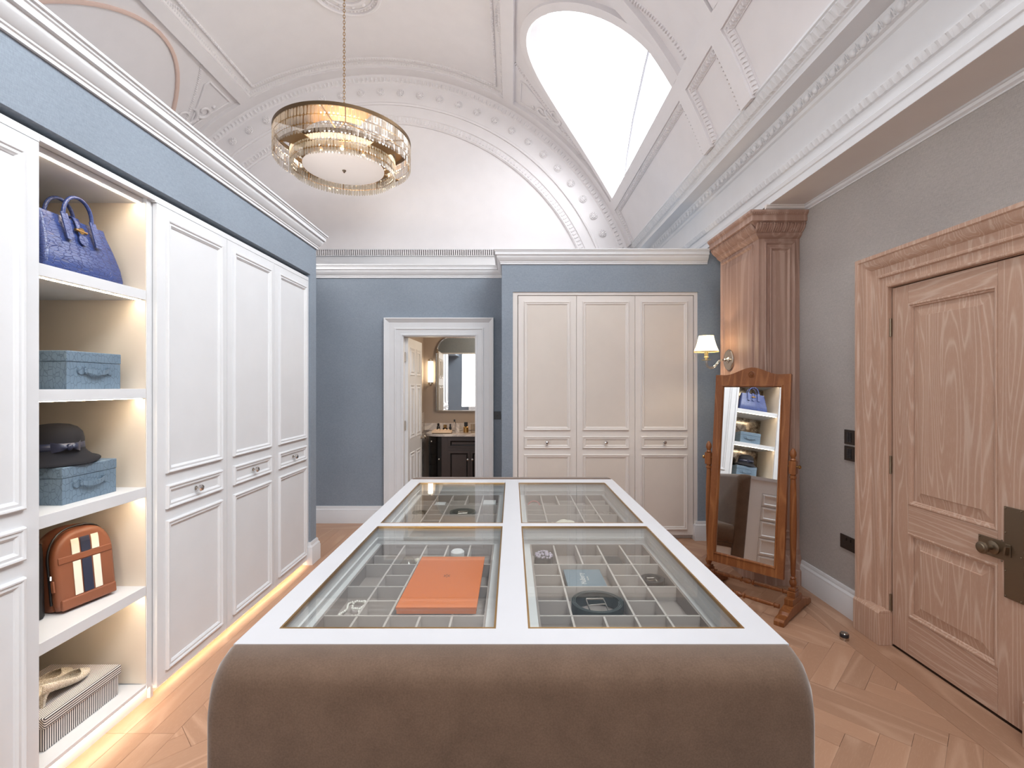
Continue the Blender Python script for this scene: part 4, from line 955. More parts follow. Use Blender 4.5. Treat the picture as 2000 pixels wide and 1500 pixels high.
# far trays
def small_box(nm, lb, cat, x0, x1, y0, y1, h, mat, lid='softwhite', grp=None):
    t_ = thing(nm, lb, cat, ((x0+x1)/2, (y0+y1)/2, ZB), grp); mb = MB(); mb.box(x0, x1, y0, y1, ZB, ZB+h*.6); obj('base', mb, mat, t_, bevel=.001); mb = MB(); mb.box(x0-.001, x1+.001, y0-.001, y1+.001, ZB+h*.6+.0005, ZB+h); obj('lid', mb, lid, t_, bevel=.001)
small_box('ring_box', 'small white box in the second column of the far left tray', 'box', -.425, -.370, 2.66, 2.73, .034, 'softwhite')
small_box('jewellery_box', 'white rounded box in the right corner of the far left tray', 'box', -.160, -.092, 2.66, 2.75, .040, 'softwhite')
def belt(lb, c, r, wd, mat, turns=2.6, tilt=0, buckle=True, rz=1.0):
    t_ = thing('coiled_belt', lb, 'belt', (c[0], c[1], ZB)); rows = []; n = int(turns*36)
    for i in range(n+1):
        a = 2*pi*i/36; rr = r - .0045*a/(2*pi); p = (c[0]+rr*cos(a), c[1]+rr*sin(a)*rz)
        q = (c[0]+(rr-.0028)*cos(a), c[1]+(rr-.0028)*sin(a)*rz); z0 = ZB+.001
        rows.append([(p[0], p[1], z0), (p[0], p[1], z0+wd), (q[0], q[1], z0+wd), (q[0], q[1], z0)])
    mb = MB(); mb.grid(rows, closed=True, cap=True); obj('strap', mb, mat, t_, smooth=40)
    if buckle:
        mb = MB(); ro = r*.62; mb.tube([(c[0]+.0+ro*.55*x, c[1]+ro*.9*y*rz, ZB+wd*.72) for x, y in ((-1,-1),(1,-1),(1,1),(-1,1))], .0028, 6, closed=True); mb.tube([(c[0]-ro*.55, c[1], ZB+wd*.72), (c[0]+ro*.55, c[1]+.01, ZB+wd*.72)], .002, 6); obj('buckle', mb, 'nickel', t_, smooth=True)
belt('black coiled belt in the wide middle cell of the far left tray', (-.255, 2.52), .070, .034, 'green_leather')
belt('small dark belt coiled in the left column of the far left tray', (-.478, 2.52), .040, .032, 'green_leather', buckle=False)
belt('large dark green belt coiled in the near right tray', (.255, 1.455), .079, .040, 'green_leather', 3)
belt('slim black belt with a silver buckle in the outer cell of the near right tray', (.478, 1.655), .042, .030, 'black_leather', 3)
# folded cloth, hair clip, others on the right
mb = MB()
rows = []
for i in range(9):
    y = 2.29+.012*i; rows.append([(x, y+.01*sin(9*x*6), ZB+.018+.012*sin(i*1.3+x*40)) for x in [.19+.014*k for k in range(9)]])
mb.grid(rows); o_ = tag(obj('silk_scarf', mb, 'cream', smooth=True), 'crumpled cream scarf in the far right tray, front row', 'scarf'); md = o_.modifiers.new('s', 'SOLIDIFY'); md.thickness = .003
mb = MB(); mb.tube([(.122+.038*cos(pi*k/12), 2.70+.012*sin(pi*k/12), ZB+.004+.040*sin(pi*k/12)) for k in range(13)], .003, 6); tag(obj('hair_band', mb, 'pink', smooth=True), 'pink hair band arched in the inner corner of the far right tray', 'hair band')
sg = thing('sunglasses', 'thin-framed glasses in the outer column of the far right tray', 'glasses', (.480, 2.50, ZB))
mb = MB()
for dx in (-.022, .022): mb.tube([(.480+dx+.018*cos(2*pi*k/16), 2.50, ZB+.020+.016*sin(2*pi*k/16)) for k in range(16)], .0013, 5, closed=True)
obj('rims', mb, 'nickel', sg); mb = MB()
for dx in (-.04, .04): mb.tube([(.480+dx, 2.50, ZB+.024), (.480+dx*.6, 2.58, ZB+.02)], .0012, 5)
obj('temples', mb, 'nickel', sg)
lf = thing('lace_garter', 'frilled lilac lace piece in the inner corner of the near right tray', 'lace', (.122, 1.88, ZB))
mb = MB(); random.seed(3)
for i in range(90):
    a = random.uniform(0, 2*pi); r_ = random.uniform(0, 1)**.5*.034; mb.sphere((.122+r_*cos(a), 1.875+r_*sin(a), ZB+.034+.012*(1-r_/.034)+random.uniform(-.003, .003)), .0042, 6, 5)
stuff(obj('frill', mb, 'lilac', lf, smooth=True)); mb = MB(); mb.lathe([(.030, 0), (.036, .006), (.035, .03), (.02, .040), (.001, .043)], c=(.122, 1.875, ZB), n=20); obj('base', mb, 'dark_felt', lf, smooth=True)
gb = thing('gift_box', 'grey-blue gift box with white lettering in the near right tray', 'box', (.245, 1.65, ZB))
mb = MB(); mb.box(.185, .310, 1.575, 1.735, ZB, ZB+.022); obj('base', mb, 'blue_card', gb, bevel=.001); mb = MB(); mb.box(.183, .312, 1.573, 1.737, ZB+.0225, ZB+.030); obj('lid', mb, 'blue_card', gb, bevel=.001)
def text(body, size, loc, rot, mat, par, ext=.0003):
    cu = bpy.data.curves.new('lettering', 'FONT'); cu.body = body; cu.size = size; cu.extrude = ext; cu.align_x = 'CENTER'; cu.align_y = 'CENTER'; cu.materials.append(MATS[mat])
    tmp = bpy.data.objects.new('tmp', cu); me = bpy.data.meshes.new_from_object(tmp); bpy.data.objects.remove(tmp); me.materials.clear(); me.materials.append(MATS[mat])
    o = bpy.data.objects.new('lettering', me); COL.objects.link(o); o.parent = par; o.location = tuple(Vector(loc)-world_of(par)); o.rotation_euler = rot; return o
text('Mulberry', .026, (.240, 1.655, ZB+.0306), (0, 0, radians(90)), 'softwhite', gb); text('ENGLAND', .007, (.258, 1.655, ZB+.0306), (0, 0, radians(90)), 'softwhite', gb)
mb = MB(); rows = []
for k in range(9):
    t = k/8; r_ = .040*sqrt(max(0, 1-(t*1.0)**2))+.0005; rows.append([(.122+r_*cos(2*pi*i/20), 1.265+r_*.95*sin(2*pi*i/20)*1.2, ZB+.052*t) for i in range(20)])
mb.grid(rows, closed=True, cap=True); tag(obj('felt_pouch', mb, 'dark_felt', smooth=True), 'rounded dark grey felt pouch in the front inner cell of the near right tray', 'pouch')
small_box('dark_box', 'slim dark jewellery case in the back row of the near right tray', 'box', .352, .415, 1.80, 1.90, .020, 'dark_felt', 'dark_felt')
# ---------------------------------------------------------------- things on the shelves
S1, S2, S3, S4, S5 = 1.9525, 1.487, 1.0206, .552, .085
bg = thing('handbag', 'blue crocodile-pattern handbag with two handles on the top shelf', 'handbag', (-1.88, 2.07, S1))
def rrect(cx, cy, hx, hy, r, n=5):
    q = []
    for sx_, sy_, a0 in ((1, 1, 0), (-1, 1, 90), (-1, -1, 180), (1, -1, 270)):
        for k in range(n+1): a = radians(a0+90*k/n); q.append((cx+sx_*(hx-r)+r*cos(a), cy+sy_*(hy-r)+r*sin(a)))
    return q
rows = []
for t, hx, hy in ((0, .078, .184), (.03, .086, .192), (.10, .088, .192), (.3, .080, .187), (.6, .058, .174), (.85, .036, .162), (1, .024, .157)):
    z = S1+.002+.252*t; rows.append([(x, y, z - (.006*(1-((y-2.068)/.2)**2) if t == 1 else 0)) for x, y in rrect(-1.885+ (0.0), 2.068, hx, hy, min(.02, hx*.6))])
mb = MB(); mb.grid(rows, closed=True, cap=True); obj('bag_body', mb, 'croc_bag', bg, smooth=50)
mb = MB(); mb.box(-1.97, -1.80, 1.868, 1.876, S1+.03, S1+.12)
for sx_ in (.0305, -.0305):
    for yy in (2.0, 2.136):
        mb = MB(); q = [(sx_*1.35, .10), (sx_*1.15, .16), (sx_*.98, .235), (sx_*.92, .262)]
        mb.grid([[(-1.885+x*1.0+(.011 if x > 0 else -.011)*(1), yy+w_, S1+z) for w_ in (-.016, -.016, .016, .016)] for x, z in q]); 
        rows = [[(-1.885+x+s_*.016+dd*s_, yy+w_, S1+z) for w_, dd in ((-.015, 0), (.015, 0), (.015, .005), (-.015, .005))] for (x, z) in ((sx_*1.72, .15), (sx_*1.5, .18), (sx_*1.1, .225), (sx_*.75, .262)) for s_ in (1 if sx_ > 0 else -1,)]
        mb = MB(); mb.grid(rows, closed=True, cap=True); obj('handle_tab', mb, 'croc_bag', bg)
    pts = [(-1.885+sx_*.9+.012*(1 if sx_ > 0 else -1), 2.068-.068*cos(pi*k/16), S1+.25+.095*sin(pi*k/16)**.8) for k in range(17)]
    mb = MB(); mb.tube(pts, .0075, 10); obj('handle', mb, 'croc_bag', bg, smooth=True)
mb = MB(); rows = [[(-1.885+x, 2.068+w_, S1+z) for w_ in (-.014, .014)] for x, z in ((-.02, .262), (.0, .272), (.028, .262), (.040, .24), (.052, .205), (.062, .175))]; mb.grid(rows); o_ = obj('closing_strap', mb, 'croc_bag', bg, smooth=True); md = o_.modifiers.new('s', 'SOLIDIFY'); md.thickness = .004
mb = MB(); mb.lathe([(.022, 0), (.022, .004)], c=(0, 0, 0), n=20, axis='x'); mb.xf(Matrix.Translation((-1.823, 2.068, S1+.165)) @ Matrix.Rotation(radians(-10), 4, 'Y')); obj('leather_disc', mb, 'croc_bag', bg)
mb = MB(); mb.tube([(-1.833, 2.04, S1+.205), (-1.833, 2.096, S1+.203)], [.006, .006], 10); mb.lathe([(.013, 0), (.013, .008), (.007, .008)], c=(-1.836, 2.068, S1+.205), n=16, axis='x'); obj('toggle_clasp', mb, 'brass', bg, smooth=40)
mb = MB(); mb.tube([(-1.885, 1.915, S1+.262), (-1.88, 1.905, S1+.25)], .005, 8); obj('side_snap', mb, 'brass', bg)

def case(lb, x0, x1, y0, y1, z, h):
    t_ = thing('storage_box', lb, 'box', ((x0+x1)/2, (y0+y1)/2, z)); mb = MB(); mb.box(x0, x1, y0, y1, z, z+h-.045); obj('box_body', mb, 'croc_box', t_, bevel=.002)
    mb = MB(); mb.box(x0-.0015, x1+.0015, y0-.0015, y1+.0015, z+h-.044, z+h); obj('lid', mb, 'croc_box', t_, bevel=.003)
    cy_ = (y0+y1)/2; zz = z+h*.50; mb = MB()
    pts = [(x1+.006+.016*sin(pi*k/12), cy_-.062+.124*k/12, zz+.002-.010*sin(pi*k/12)) for k in range(13)]
    rows = [[(x, y, z_-.009), (x, y, z_+.009), (x+.004, y, z_+.009), (x+.004, y, z_-.009)] for x, y, z_ in pts]; mb.grid(rows, closed=True, cap=True); obj('handle', mb, 'croc_box', t_, smooth=30)
    mb = MB()
    for s_ in (-1, 1):
        mb.lathe([(.017, x1+.0005), (.017, x1+.005)], c=(0, cy_+s_*.072, zz), n=18, axis='x'); mb.box(x1, x1+.012, cy_+s_*.055-.003, cy_+s_*.055+.003, zz-.014, zz+.014)
    obj('handle_mount', mb, 'croc_box', t_)
case('blue crocodile-pattern box alone on the second shelf', -2.06, -1.782, 1.946, 2.214, S2, .156)
case('blue crocodile-pattern box under the black hat', -2.08, -1.803, 1.95, 2.216, S3, .151)
ht = thing('felt_hat', 'black felt hat with a dark ribbon bow on a blue box', 'hat', (-1.94, 2.06, S3+.152))
hx, hy, hz = -1.935, 2.055, S3+.153
rows = []; n = 48
for r_, z in ((.150, .004), (.128, .016), (.108, .036), (.097, .055), (.095, .075), (.094, .105), (.088, .130), (.072, .150), (.048, .161), (.020, .165), (.002, .166)):
    rows.append([(hx+r_*cos(2*pi*i/n)*.98, hy+r_*sin(2*pi*i/n)*1.05, hz+max(.0, z+(.016*(sin(2*pi*i/n-.5)+.2)*((r_-.09)/.06) if r_ > .1 else 0))) for i in range(n)])
mb = MB(); mb.grid(rows, closed=True); o_ = obj('hat_body', mb, 'black_felt', ht, smooth=True); md = o_.modifiers.new('s', 'SOLIDIFY'); md.thickness = .003; md.offset = 1
mb = MB(); mb.grid([[(hx+(r_)*cos(2*pi*i/n)*.98, hy+r_*sin(2*pi*i/n)*1.05, hz+z) for i in range(n+1)] for r_, z in ((.0995, .058), (.0975, .090))]); o_ = obj('ribbon_band', mb, 'black_ribbon', ht, smooth=True); md = o_.modifiers.new('s', 'SOLIDIFY'); md.thickness = .002
a = radians(-22); bc = Vector((hx+.104*cos(a), hy+.106*sin(a), hz+.074)); tn = Vector((-sin(a), cos(a), 0)); nm = Vector((cos(a), sin(a), 0)); up = Vector((0,0,1))
mb = MB()
for s_ in (-1, 1):
    rows = []
    for k in range(7):
        t = k/6; c_ = bc + tn*s_*(.006+.050*t) + nm*(.008+.006*sin(pi*t)) - nm*.035*t*t; hh = .007+.017*t
        rows.append([tuple(c_+up*hh), tuple(c_+nm*.006*(1-t)+up*hh*.3), tuple(c_+nm*.007*(1-t)-up*hh*.3), tuple(c_-up*hh), tuple(c_-nm*.004)])
    mb.grid(rows, closed=True, cap=True)
mb.sphere(tuple(bc+nm*.010), .012, 10, 8, (1, 1, 1.2)); obj('ribbon_bow', mb, 'black_ribbon', ht, smooth=40)

# tan backpack (built upright in local axes: x depth front=+x, y width, z up, then turned and leaned)
MBK = Matrix.Translation((-1.905, 2.135, S4+.004)) @ Matrix.Rotation(radians(-13), 4, 'Z') @ Matrix.Rotation(radians(-7), 4, 'Y')
bp = thing('backpack', 'tan leather backpack with white and navy front stripes on the fourth shelf', 'backpack', (-1.905, 2.135, S4))
def arch(hw, h, r, z0=0, n=8, top=.62):
    q = [(hw*.94, z0), (hw, z0+.03)] 
    zt = z0+h
    zs = z0+h*top
    for k in range(n+1): q.append((hw*(1-.10*0) * (cos(pi/2*k/n)**.75), zs+(zt-zs)*sin(pi/2*k/n)))
    for k in range(n-1, -1, -1): q.append((-hw*(cos(pi/2*k/n)**.75), zs+(zt-zs)*sin(pi/2*k/n)))
    q += [(-hw, z0+.03), (-hw*.94, z0)]; return q
def puff(hw, h, layers, z0=0): return [[(d, y*sc_, z0+(z-z0-h*.45)*sc_+h*.45) for y, z in arch(hw, h, 0, z0)] for d, sc_ in layers]
mb = MB(); mb.grid(puff(.122, .335, ((-.060, .90), (-.055, .96), (-.035, 1), (.020, 1), (.030, .985))), closed=True, cap=True); mb.xf(MBK); obj('main_compartment', mb, 'tan_leather', bp, smooth=50)
mb = MB(); mb.grid(puff(.119, .325, ((.034, .97), (.040, 1), (.056, .99), (.066, .95), (.070, .86))), closed=True, cap=True); mb.xf(MBK); obj('front_panel', mb, 'tan_leather', bp, smooth=50)
def arcpath(hw, h, x, sc_=1): return [(x, y*sc_, (z-h*.45)*sc_+h*.45) for y, z in arch(hw, h, 0)][1:-1]
mb = MB(); mb.tube([MBK @ Vector(p) for p in arcpath(.121, .331, .032)], .0045, 6); obj('zip', mb, 'black_leather', bp, smooth=True)
mb = MB(); mb.prism([(.0705, -.118, .035), (.0705, .118, .035), (.0705, .118, .041), (.0705, -.118, .041)], (.003, 0, 0)); mb.xf(MBK)
mb = MB(); mb.box(.060, .078, -.110, .110, .0, .045); mb.xf(MBK); obj('base_panel', mb, 'tan_leather', bp, bevel=.006)
mb = MB(); mb.box(.066, .0735, -.108, .108, .190, .218); mb.xf(MBK); obj('pocket_flap', mb, 'tan_leather', bp, bevel=.003)
for (za, zb_, bow) in ((.047, .188, 1), (.219, .305, 0)):
    for (ya, yb_, m_) in ((-.055, -.025, 'cream'), (-.019, .019, 'navy'), (.025, .055, 'cream')):
        mb = MB(); rows = []
        for k in range(7):
            z = za+(zb_-za)*k/6; xx = .0712 - (max(0, z-.26)/.045)**2*.012
            rows.append([(xx, ya, z), (xx, yb_, z), (xx+.0022, yb_, z), (xx+.0022, ya, z)])
        mb.grid(rows, closed=True, cap=True); mb.xf(MBK); obj('stripe', mb, m_, bp)
mb = MB(); mb.tube([MBK @ Vector(p) for p in ((.045, -.122, .150), (.05, -.126, .135))], .004, 6); obj('zip_pull', mb, 'nickel', bp); mb = MB(); mb.grid([[tuple(MBK @ Vector((.05, -.126+dy, z))) for dy in (-.002, .004)] + [tuple(MBK @ Vector((.05+.010, -.124+dy, z))) for dy in (.004, -.002)] for z in (.085, .10, .130)], closed=True, cap=True); obj('zip_tassel', mb, 'tan_leather', bp)
mb = MB(); mb.tube([MBK @ Vector((-.03+.010*cos(2*pi*k/12), -.128, .020+.010*sin(2*pi*k/12))) for k in range(12)], .002, 6, closed=True); obj('ring', mb, 'nickel', bp, smooth=True)
bk = thing('tote_bag', 'black leather tote bag standing behind the tan backpack', 'handbag', (-2.03, 1.93, S4))
mb = MB(); rows = []
for t, sc_ in ((0, .97), (.03, 1), (.9, .96), (1, .93)):
    rows.append([(-2.03+x, 1.93+y, S4+.002+.30*t) for x, y in rrect(0, 0, .115*sc_, .085*sc_, .02)])
mb.grid(rows, closed=True, cap=True); M2 = Matrix.Translation((-2.03, 1.93, 0)) @ Matrix.Rotation(radians(-12), 4, 'Z') @ Matrix.Translation((2.03, -1.93, 0)); mb.xf(M2); obj('bag_body', mb, 'black_leather', bk, smooth=40)
for dy in (-.05, .05): mb = MB(); mb.tube([M2 @ Vector((-2.03+.06*cos(pi*k/10), 1.93+dy, S4+.30+.05*sin(pi*k/10))) for k in range(11)], .006, 8); obj('handle', mb, 'black_leather', bk, smooth=True)
# striped shoe box and the pair of shoes
sb = thing('shoe_box', 'black and white striped shoe box on the bottom shelf', 'box', (-1.96, 2.06, S5))
mb = MB(); mb.box(-2.12, -1.806, 1.878, 2.235, S5, S5+.094); obj('box_body', mb, 'stripe_body', sb, bevel=.006)
mb = MB(); mb.box(-2.126, -1.799, 1.871, 2.243, S5+.090, S5+.134); obj('lid', mb, 'stripe_lid', sb, bevel=.006)
def shoe(lb, x0, yaw):
    z0 = S5+.1345; M = Matrix.Translation((x0, 1.915, z0)) @ Matrix.Rotation(radians(yaw), 4, 'Z')
    t_ = thing('court_shoe', lb, 'shoe', (x0, 2.03, z0), 'glitter court shoes')
    st = [(0.0, .054, .112, .016, 128), (.012, .050, .114, .028, 122), (.035, .046, .110, .034, 116), (.06, .040, .101, .034, 112), (.10, .026, .086, .034, 108), (.14, .012, .068, .037, 108), (.17, .005, .058, .041, 116), (.19, .003, .054, .042, 145), (.205, .003, .050, .040, 179), (.225, .003, .043, .032, 179), (.25, .004, .030, .018, 179), (.268, .006, .018, .004, 179)]
    rows = []
    for l, zb_, zt, wd, ph in st:
        zc_, hh = (zb_+zt)/2, (zt-zb_)/2; row = []
        for k in range(19):
            an = radians(-ph+2*ph*k/18); row.append(tuple(M @ Vector((wd*sin(an)*(1 if abs(an) > 1.2 else 1), l, zc_-hh*cos(an)))))
        rows.append(row)
    mb = MB(); mb.grid(rows); o_ = obj('upper', mb, 'glitter', t_, smooth=True); md = o_.modifiers.new('s', 'SOLIDIFY'); md.thickness = .0025; sb2 = o_.modifiers.new('d', 'SUBSURF'); sb2.levels = 1; sb2.render_levels = 1
    mb = MB(); rows = [[tuple(M @ Vector((.018*s_*sc_, .022+q*.016*sc_, z))) for s_, q in ((-1, -.9), (1, -.9), (1, 1), (-1, 1))] for z, sc_ in ((0, .36), (.015, .40), (.038, .62), (.054, 1))]; mb.grid(rows, closed=True, cap=True); obj('heel', mb, 'glitter', t_)
    mb = MB(); mb.grid([[tuple(M @ Vector((wd*.80*q, l, zb_+.010))) for q in (-1, -.5, 0, .5, 1)] for l, zb_, zt, wd, ph in st[2:8]]); obj('insole', mb, 'softwhite', t_, smooth=True)
shoe('sparkly silver-gold pointed court shoe nearer the front of the striped box', -1.868, 6)
shoe('sparkly silver-gold pointed court shoe behind its pair on the striped box', -1.965, 2)

# ---------------------------------------------------------------- cheval mirror
cm = thing('cheval_mirror', 'tall golden oak cheval mirror on turned posts beside the oak column', 'mirror', (1.665, 3.4255, 0)); cm.rotation_euler = (0, 0, atan2(-.736, .677))
def loc(nm, mb, mat, par=cm, **kw): return obj(nm, mb, mat, par, local=True, **kw)
ZP = .968; TL = Matrix.Translation((0, 0, ZP)) @ Matrix.Rotation(radians(-6.5), 4, 'X') @ Matrix.Translation((0, 0, -ZP))
FXf = lambda u, v, b: tuple(TL @ Vector((u, -b, v)))
x0, x1, za, zb_ = -.257, .257, .228, 1.585
mb = MB()   # stiles and bottom rail
def fb(a0, a1, c0, c1, b0=-.014, b1=.014): mb.grid([[FXf(a, c, b) for a, c in ((a0,c0),(a1,c0),(a1,c1),(a0,c1))] for b in (b0, b1)], closed=True, cap=True)
fb(x0, x0+.052, za, zb_); fr = loc('frame_stile', mb, 'golden_oak', bevel=.002); mb = MB(); fb(x1-.052, x1, za, zb_); loc('frame_stile', mb, 'golden_oak', bevel=.002)
mb = MB(); fb(x0+.052, x1-.052, za, za+.062); loc('frame_rail', mb, 'golden_oak', bevel=.002)
mb = MB(); top = []
for k in range(25):
    u = -1+2*k/24; top.append((u*(x1-.052 if False else x1), 1.583+.052*(.5+.5*cos(pi*min(1, abs(u)/.72)))))
outl = [(x0, 1.575)] + [(a_, b_) for a_, b_ in top] + [(x1, 1.575), (x1-.052, 1.505), (x0+.052, 1.505)]
rows = [[FXf(a_, c_, b) for a_, c_ in [(x0+.0005, 1.530)] + top + [(x1-.0005, 1.530), (x1-.052, 1.505), (x0+.052, 1.505)]] for b in (-.014, .015)]
mb.grid(rows, closed=True, cap=True); crest = loc('crest_rail', mb, 'golden_oak')
mb = MB(); mb.sweep(rect(x0+.047, x1-.047, za+.057, 1.510), [(0, .014), (.003, .020), (.009, .020), (.014, .012), (.016, .004), (.016, -.006), (0, -.006)], FXf, closed=True); loc('inner_moulding', mb, 'golden_oak', smooth=30)
mb = MB(); mb.grid([[FXf(a_, c_, b) for a_, c_ in ((x0+.06, za+.07), (x1-.06, za+.07), (x1-.06, 1.497), (x0+.06, 1.497))] for b in (.000, .004)], closed=True, cap=True); loc('mirror_glass', mb, 'mirror')
mb = MB(); c_ = (0, 1.585)
mb.grid([[FXf(c_[0]+r_*cos(2*pi*k/24), c_[1]+r_*sin(2*pi*k/24), b) for k in range(24)] for r_, b in ((.024, .014), (.024, .018), (.020, .020), (.018, .016), (.004, .016))], closed=True, cap=True)
for k in range(8): mb.sphere(FXf(c_[0]+.011*cos(k*pi/4), c_[1]+.011*sin(k*pi/4), .017), .006, 6, 5)
mb.sphere(FXf(0, 1.585, .019), .006, 8, 6); loc('carved_rosette', mb, 'golden_oak', crest, smooth=40)
for s_ in (-1, 1):
    X = s_*.286
    mb = MB(); mb.lathe([(.020, .165), (.014, .175), (.022, .19), (.024, .205), (.016, .225), (.020, .235), (.012, .242), (.015, .26), (.020, .45), (.0225, .60), (.020, .80), (.016, .885), (.021, .890), (.021, .902), (.015, .908), (.020, .920)], c=(X, 0, 0), n=20)
    mb.box(X-.021, X+.021, -.021, .021, .92, 1.005); mb.lathe([(.014, 1.005), (.020, 1.012), (.012, 1.022), (.014, 1.028), (.021, 1.045), (.019, 1.065), (.008, 1.085), (.001, 1.09)], c=(X, 0, 0), n=20); loc('post', mb, 'golden_oak', smooth=35)
    mb = MB(); mb.box(X-.026, X+.026, -.09, .09, .075, .115); mb.box(X-.024, X+.024, -.045, .045, .115, .150); mb.box(X-.022, X+.022, -.03, .03, .150, .168)
    q = [(-.265, .0), (-.265, .028), (-.25, .040), (-.19, .046), (-.165, .060), (-.12, .070), (-.08, .076), (.08, .076), (.12, .070), (.165, .060), (.19, .046), (.25, .040), (.265, .028), (.265, 0), (.20, 0), (.17, .012), (-.17, .012), (-.20, 0)]
    mb.prism([(X-.030, y, z) for y, z in q], (.060, 0, 0)); loc('foot', mb, 'golden_oak', bevel=.003)
    mb = MB(); mb.lathe([(.005, X-.006 if s_ < 0 else X), (.005, X+s_*.030), (.011, X+s_*.034), (.013, X+s_*.042), (.006, X+s_*.048)], c=(0, 0, ZP), n=14, axis='x'); loc('pivot_knob', mb, 'brass', smooth=40)
    mb = MB(); mb.tube([(X, 0, ZP), (s_*.255, 0, ZP)], .007, 8); loc('pivot', mb, 'brass')
def turned(y, z, mir=1):
    prof_ = []
    for t, r_ in ((-.26, .014), (-.235, .014), (-.232, .018), (-.226, .010), (-.20, .013), (-.12, .014), (-.05, .010), (-.044, .018), (-.036, .018), (-.030, .010), (-.016, .018), (0, .019), (.016, .018), (.030, .010), (.036, .018), (.044, .018), (.05, .010), (.12, .014), (.20, .013), (.226, .010), (.232, .018), (.235, .014), (.26, .014)): prof_.append((r_, t))
    mb = MB(); mb.lathe(prof_, c=(0, y, z), n=16, axis='x'); loc('stretcher', mb, 'golden_oak', smooth=35)
turned(-.02, .135); turned(-.175, .088)

# ---------------------------------------------------------------- bathroom seen through the doorway
va = thing('vanity_unit', 'dark wood vanity with a curved black end and stone counter in the bathroom', 'vanity', (-.6, 6.58, 0))
VZ = .845
def curve(off):
    q = []
    for k in range(11): a = pi + (pi/2)*k/10; q.append((-.915+(.20+off)*cos(a), 6.52+(.20+off)*sin(a)))
    return q
mb = MB(); mb.prism([(x, y, .08) for x, y in curve(0)+[(-.915, 6.82), (-1.115, 6.82)]], (0, 0, VZ-.08)); obj('curved_end', mb, 'black_gloss', va, smooth=40)
mb = MB(); mb.prism([(x, y, .70) for x, y in curve(.003)[1:-1]+curve(.0)[1:-1][::-1]], (0, 0, .008)); mb.prism([(x, y, .73) for x, y in curve(.003)[1:-1]+curve(.0)[1:-1][::-1]], (0, 0, .11)); obj('curved_drawer_front', mb, 'black_gloss', va, smooth=40)
mb = MB(); mb.box(-.915, .395, 6.32, 6.82, .08, VZ); obj('cabinet', mb, 'dark_wood', va); mb = MB(); mb.box(-.9, .39, 6.37, 6.80, 0, .08); obj('plinth', mb, 'black_gloss', va)
mb = MB(); top_ = curve(.03); mb.prism([(x, y, VZ) for x, y in [(-1.15, 6.822)] + top_ + [(.395, 6.29), (.395, 6.822)]], (0, 0, .030)); obj('counter', mb, 'marble', va, bevel=.004)
FV = wy(6.32)
def vfront(nm, u0, u1, z0, z1, knobs):
    mb = MB(); mb.box(u0, u1, 6.308, 6.3195, z0, z1); d = obj(nm, mb, 'dark_wood', va, bevel=.001); mb = MB(); mb.sweep(rect(u0+.03, u1-.03, z0+.025, z1-.025), [(0, .012), (.004, .020), (.012, .018), (.018, .012)], FV, closed=True); obj('panel_moulding', mb, 'black_gloss', d)
    for kx, kz in knobs: mb = MB(); mb.lathe([(.006, 6.308), (.006, 6.296), (.014, 6.290), (.013, 6.280), (.004, 6.276)], c=(kx, 0, kz), n=14, axis='y'); obj('knob', mb, 'chrome', d, smooth=40)
vfront('drawer', -.83, -.20, .70, .815, []); vfront('door', -.83, -.545, .12, .655, [(-.572, .55)]); vfront('door', -.541, -.25, .12, .655, [(-.512, .55)]); vfront('door', -.15, .13, .12, .815, [(.10, .5)])
for x, y, z in ((-1.055, 6.385, .775), (-.948, 6.328, .55)): mb = MB(); mb.sphere((x, y-.012, z), .013, 10, 8); obj('knob', mb, 'chrome', va, smooth=True)
bm_ = thing('bathroom_mirror', 'nickel-framed bathroom mirror with a stepped arched top above the vanity', 'mirror', (-.6, 6.83, 1.65))
def mo(off):
    xa, xb, z0, zs, zt = -1.057-off, -.05+off, 1.162-off, 1.93, 2.176+off; q = [(xb, z0), (xa, z0), (xa, zs)]
    q = [(xb, z0), (xb, zt)]
    for k in range(9): a = pi/2+(pi/2)*k/8; q.append((xa+.17+.16*cos(a)+.0, zt-.22+.22*sin(a)))
    q += [(xa+.01, 1.96), (xa, 1.95), (xa, z0)]; return q
mb = MB(); mb.grid([[(x, y_, z) for x, z in mo(.0)] for y_ in (6.826, 6.822)], closed=True, cap=True); obj('mirror_glass', mb, 'mirror', bm_)
mb = MB(); mb.sweep(mo(0)[::-1], [(0, 0), (0, .022), (.014, .026), (.018, .022), (.018, 0)], wy(6.838), closed=True); obj('frame', mb, 'nickel', bm_, smooth=30)
mb = MB(); mb.lathe([(.014, 1.96), (.017, 1.97), (.010, 1.985), (.016, 2.0), (.006, 2.02), (.002, 2.03)], c=(-1.045, 6.815, 0), n=12); obj('finial', mb, 'nickel', bm_, smooth=True)
sl = thing('tube_light', 'vertical glowing tube wall light left of the bathroom mirror', 'wall lamp', (-1.135, 6.79, 1.70))
mb = MB(); mb.lathe([(.034, 1.555), (.034, 1.845)], c=(-1.135, 6.78, 0), n=20); obj('glass_tube', mb, 'tube_glow', sl, smooth=40)
mb = MB()
for z0, z1 in ((1.525, 1.555), (1.845, 1.875)): mb.lathe([(.030, z0), (.036, z0+.004), (.036, z1)] if z0 < 1.7 else [(.036, z0), (.036, z1-.004), (.030, z1)], c=(-1.135, 6.78, 0), n=20)
mb.lathe([(.012, 1.50), (.016, 1.51), (.016, 1.525)], c=(-1.135, 6.78, 0), n=14); mb.box(-1.145, -1.125, 6.80, 6.839, 1.53, 1.55); mb.box(-1.145, -1.125, 6.80, 6.839, 1.85, 1.87); obj('end_caps', mb, 'nickel', sl, smooth=40)
CZ = VZ+.030
ty = thing('towel_tray', 'pale tray of rolled face towels on the left of the vanity counter', 'tray', (-.93, 6.42, CZ))
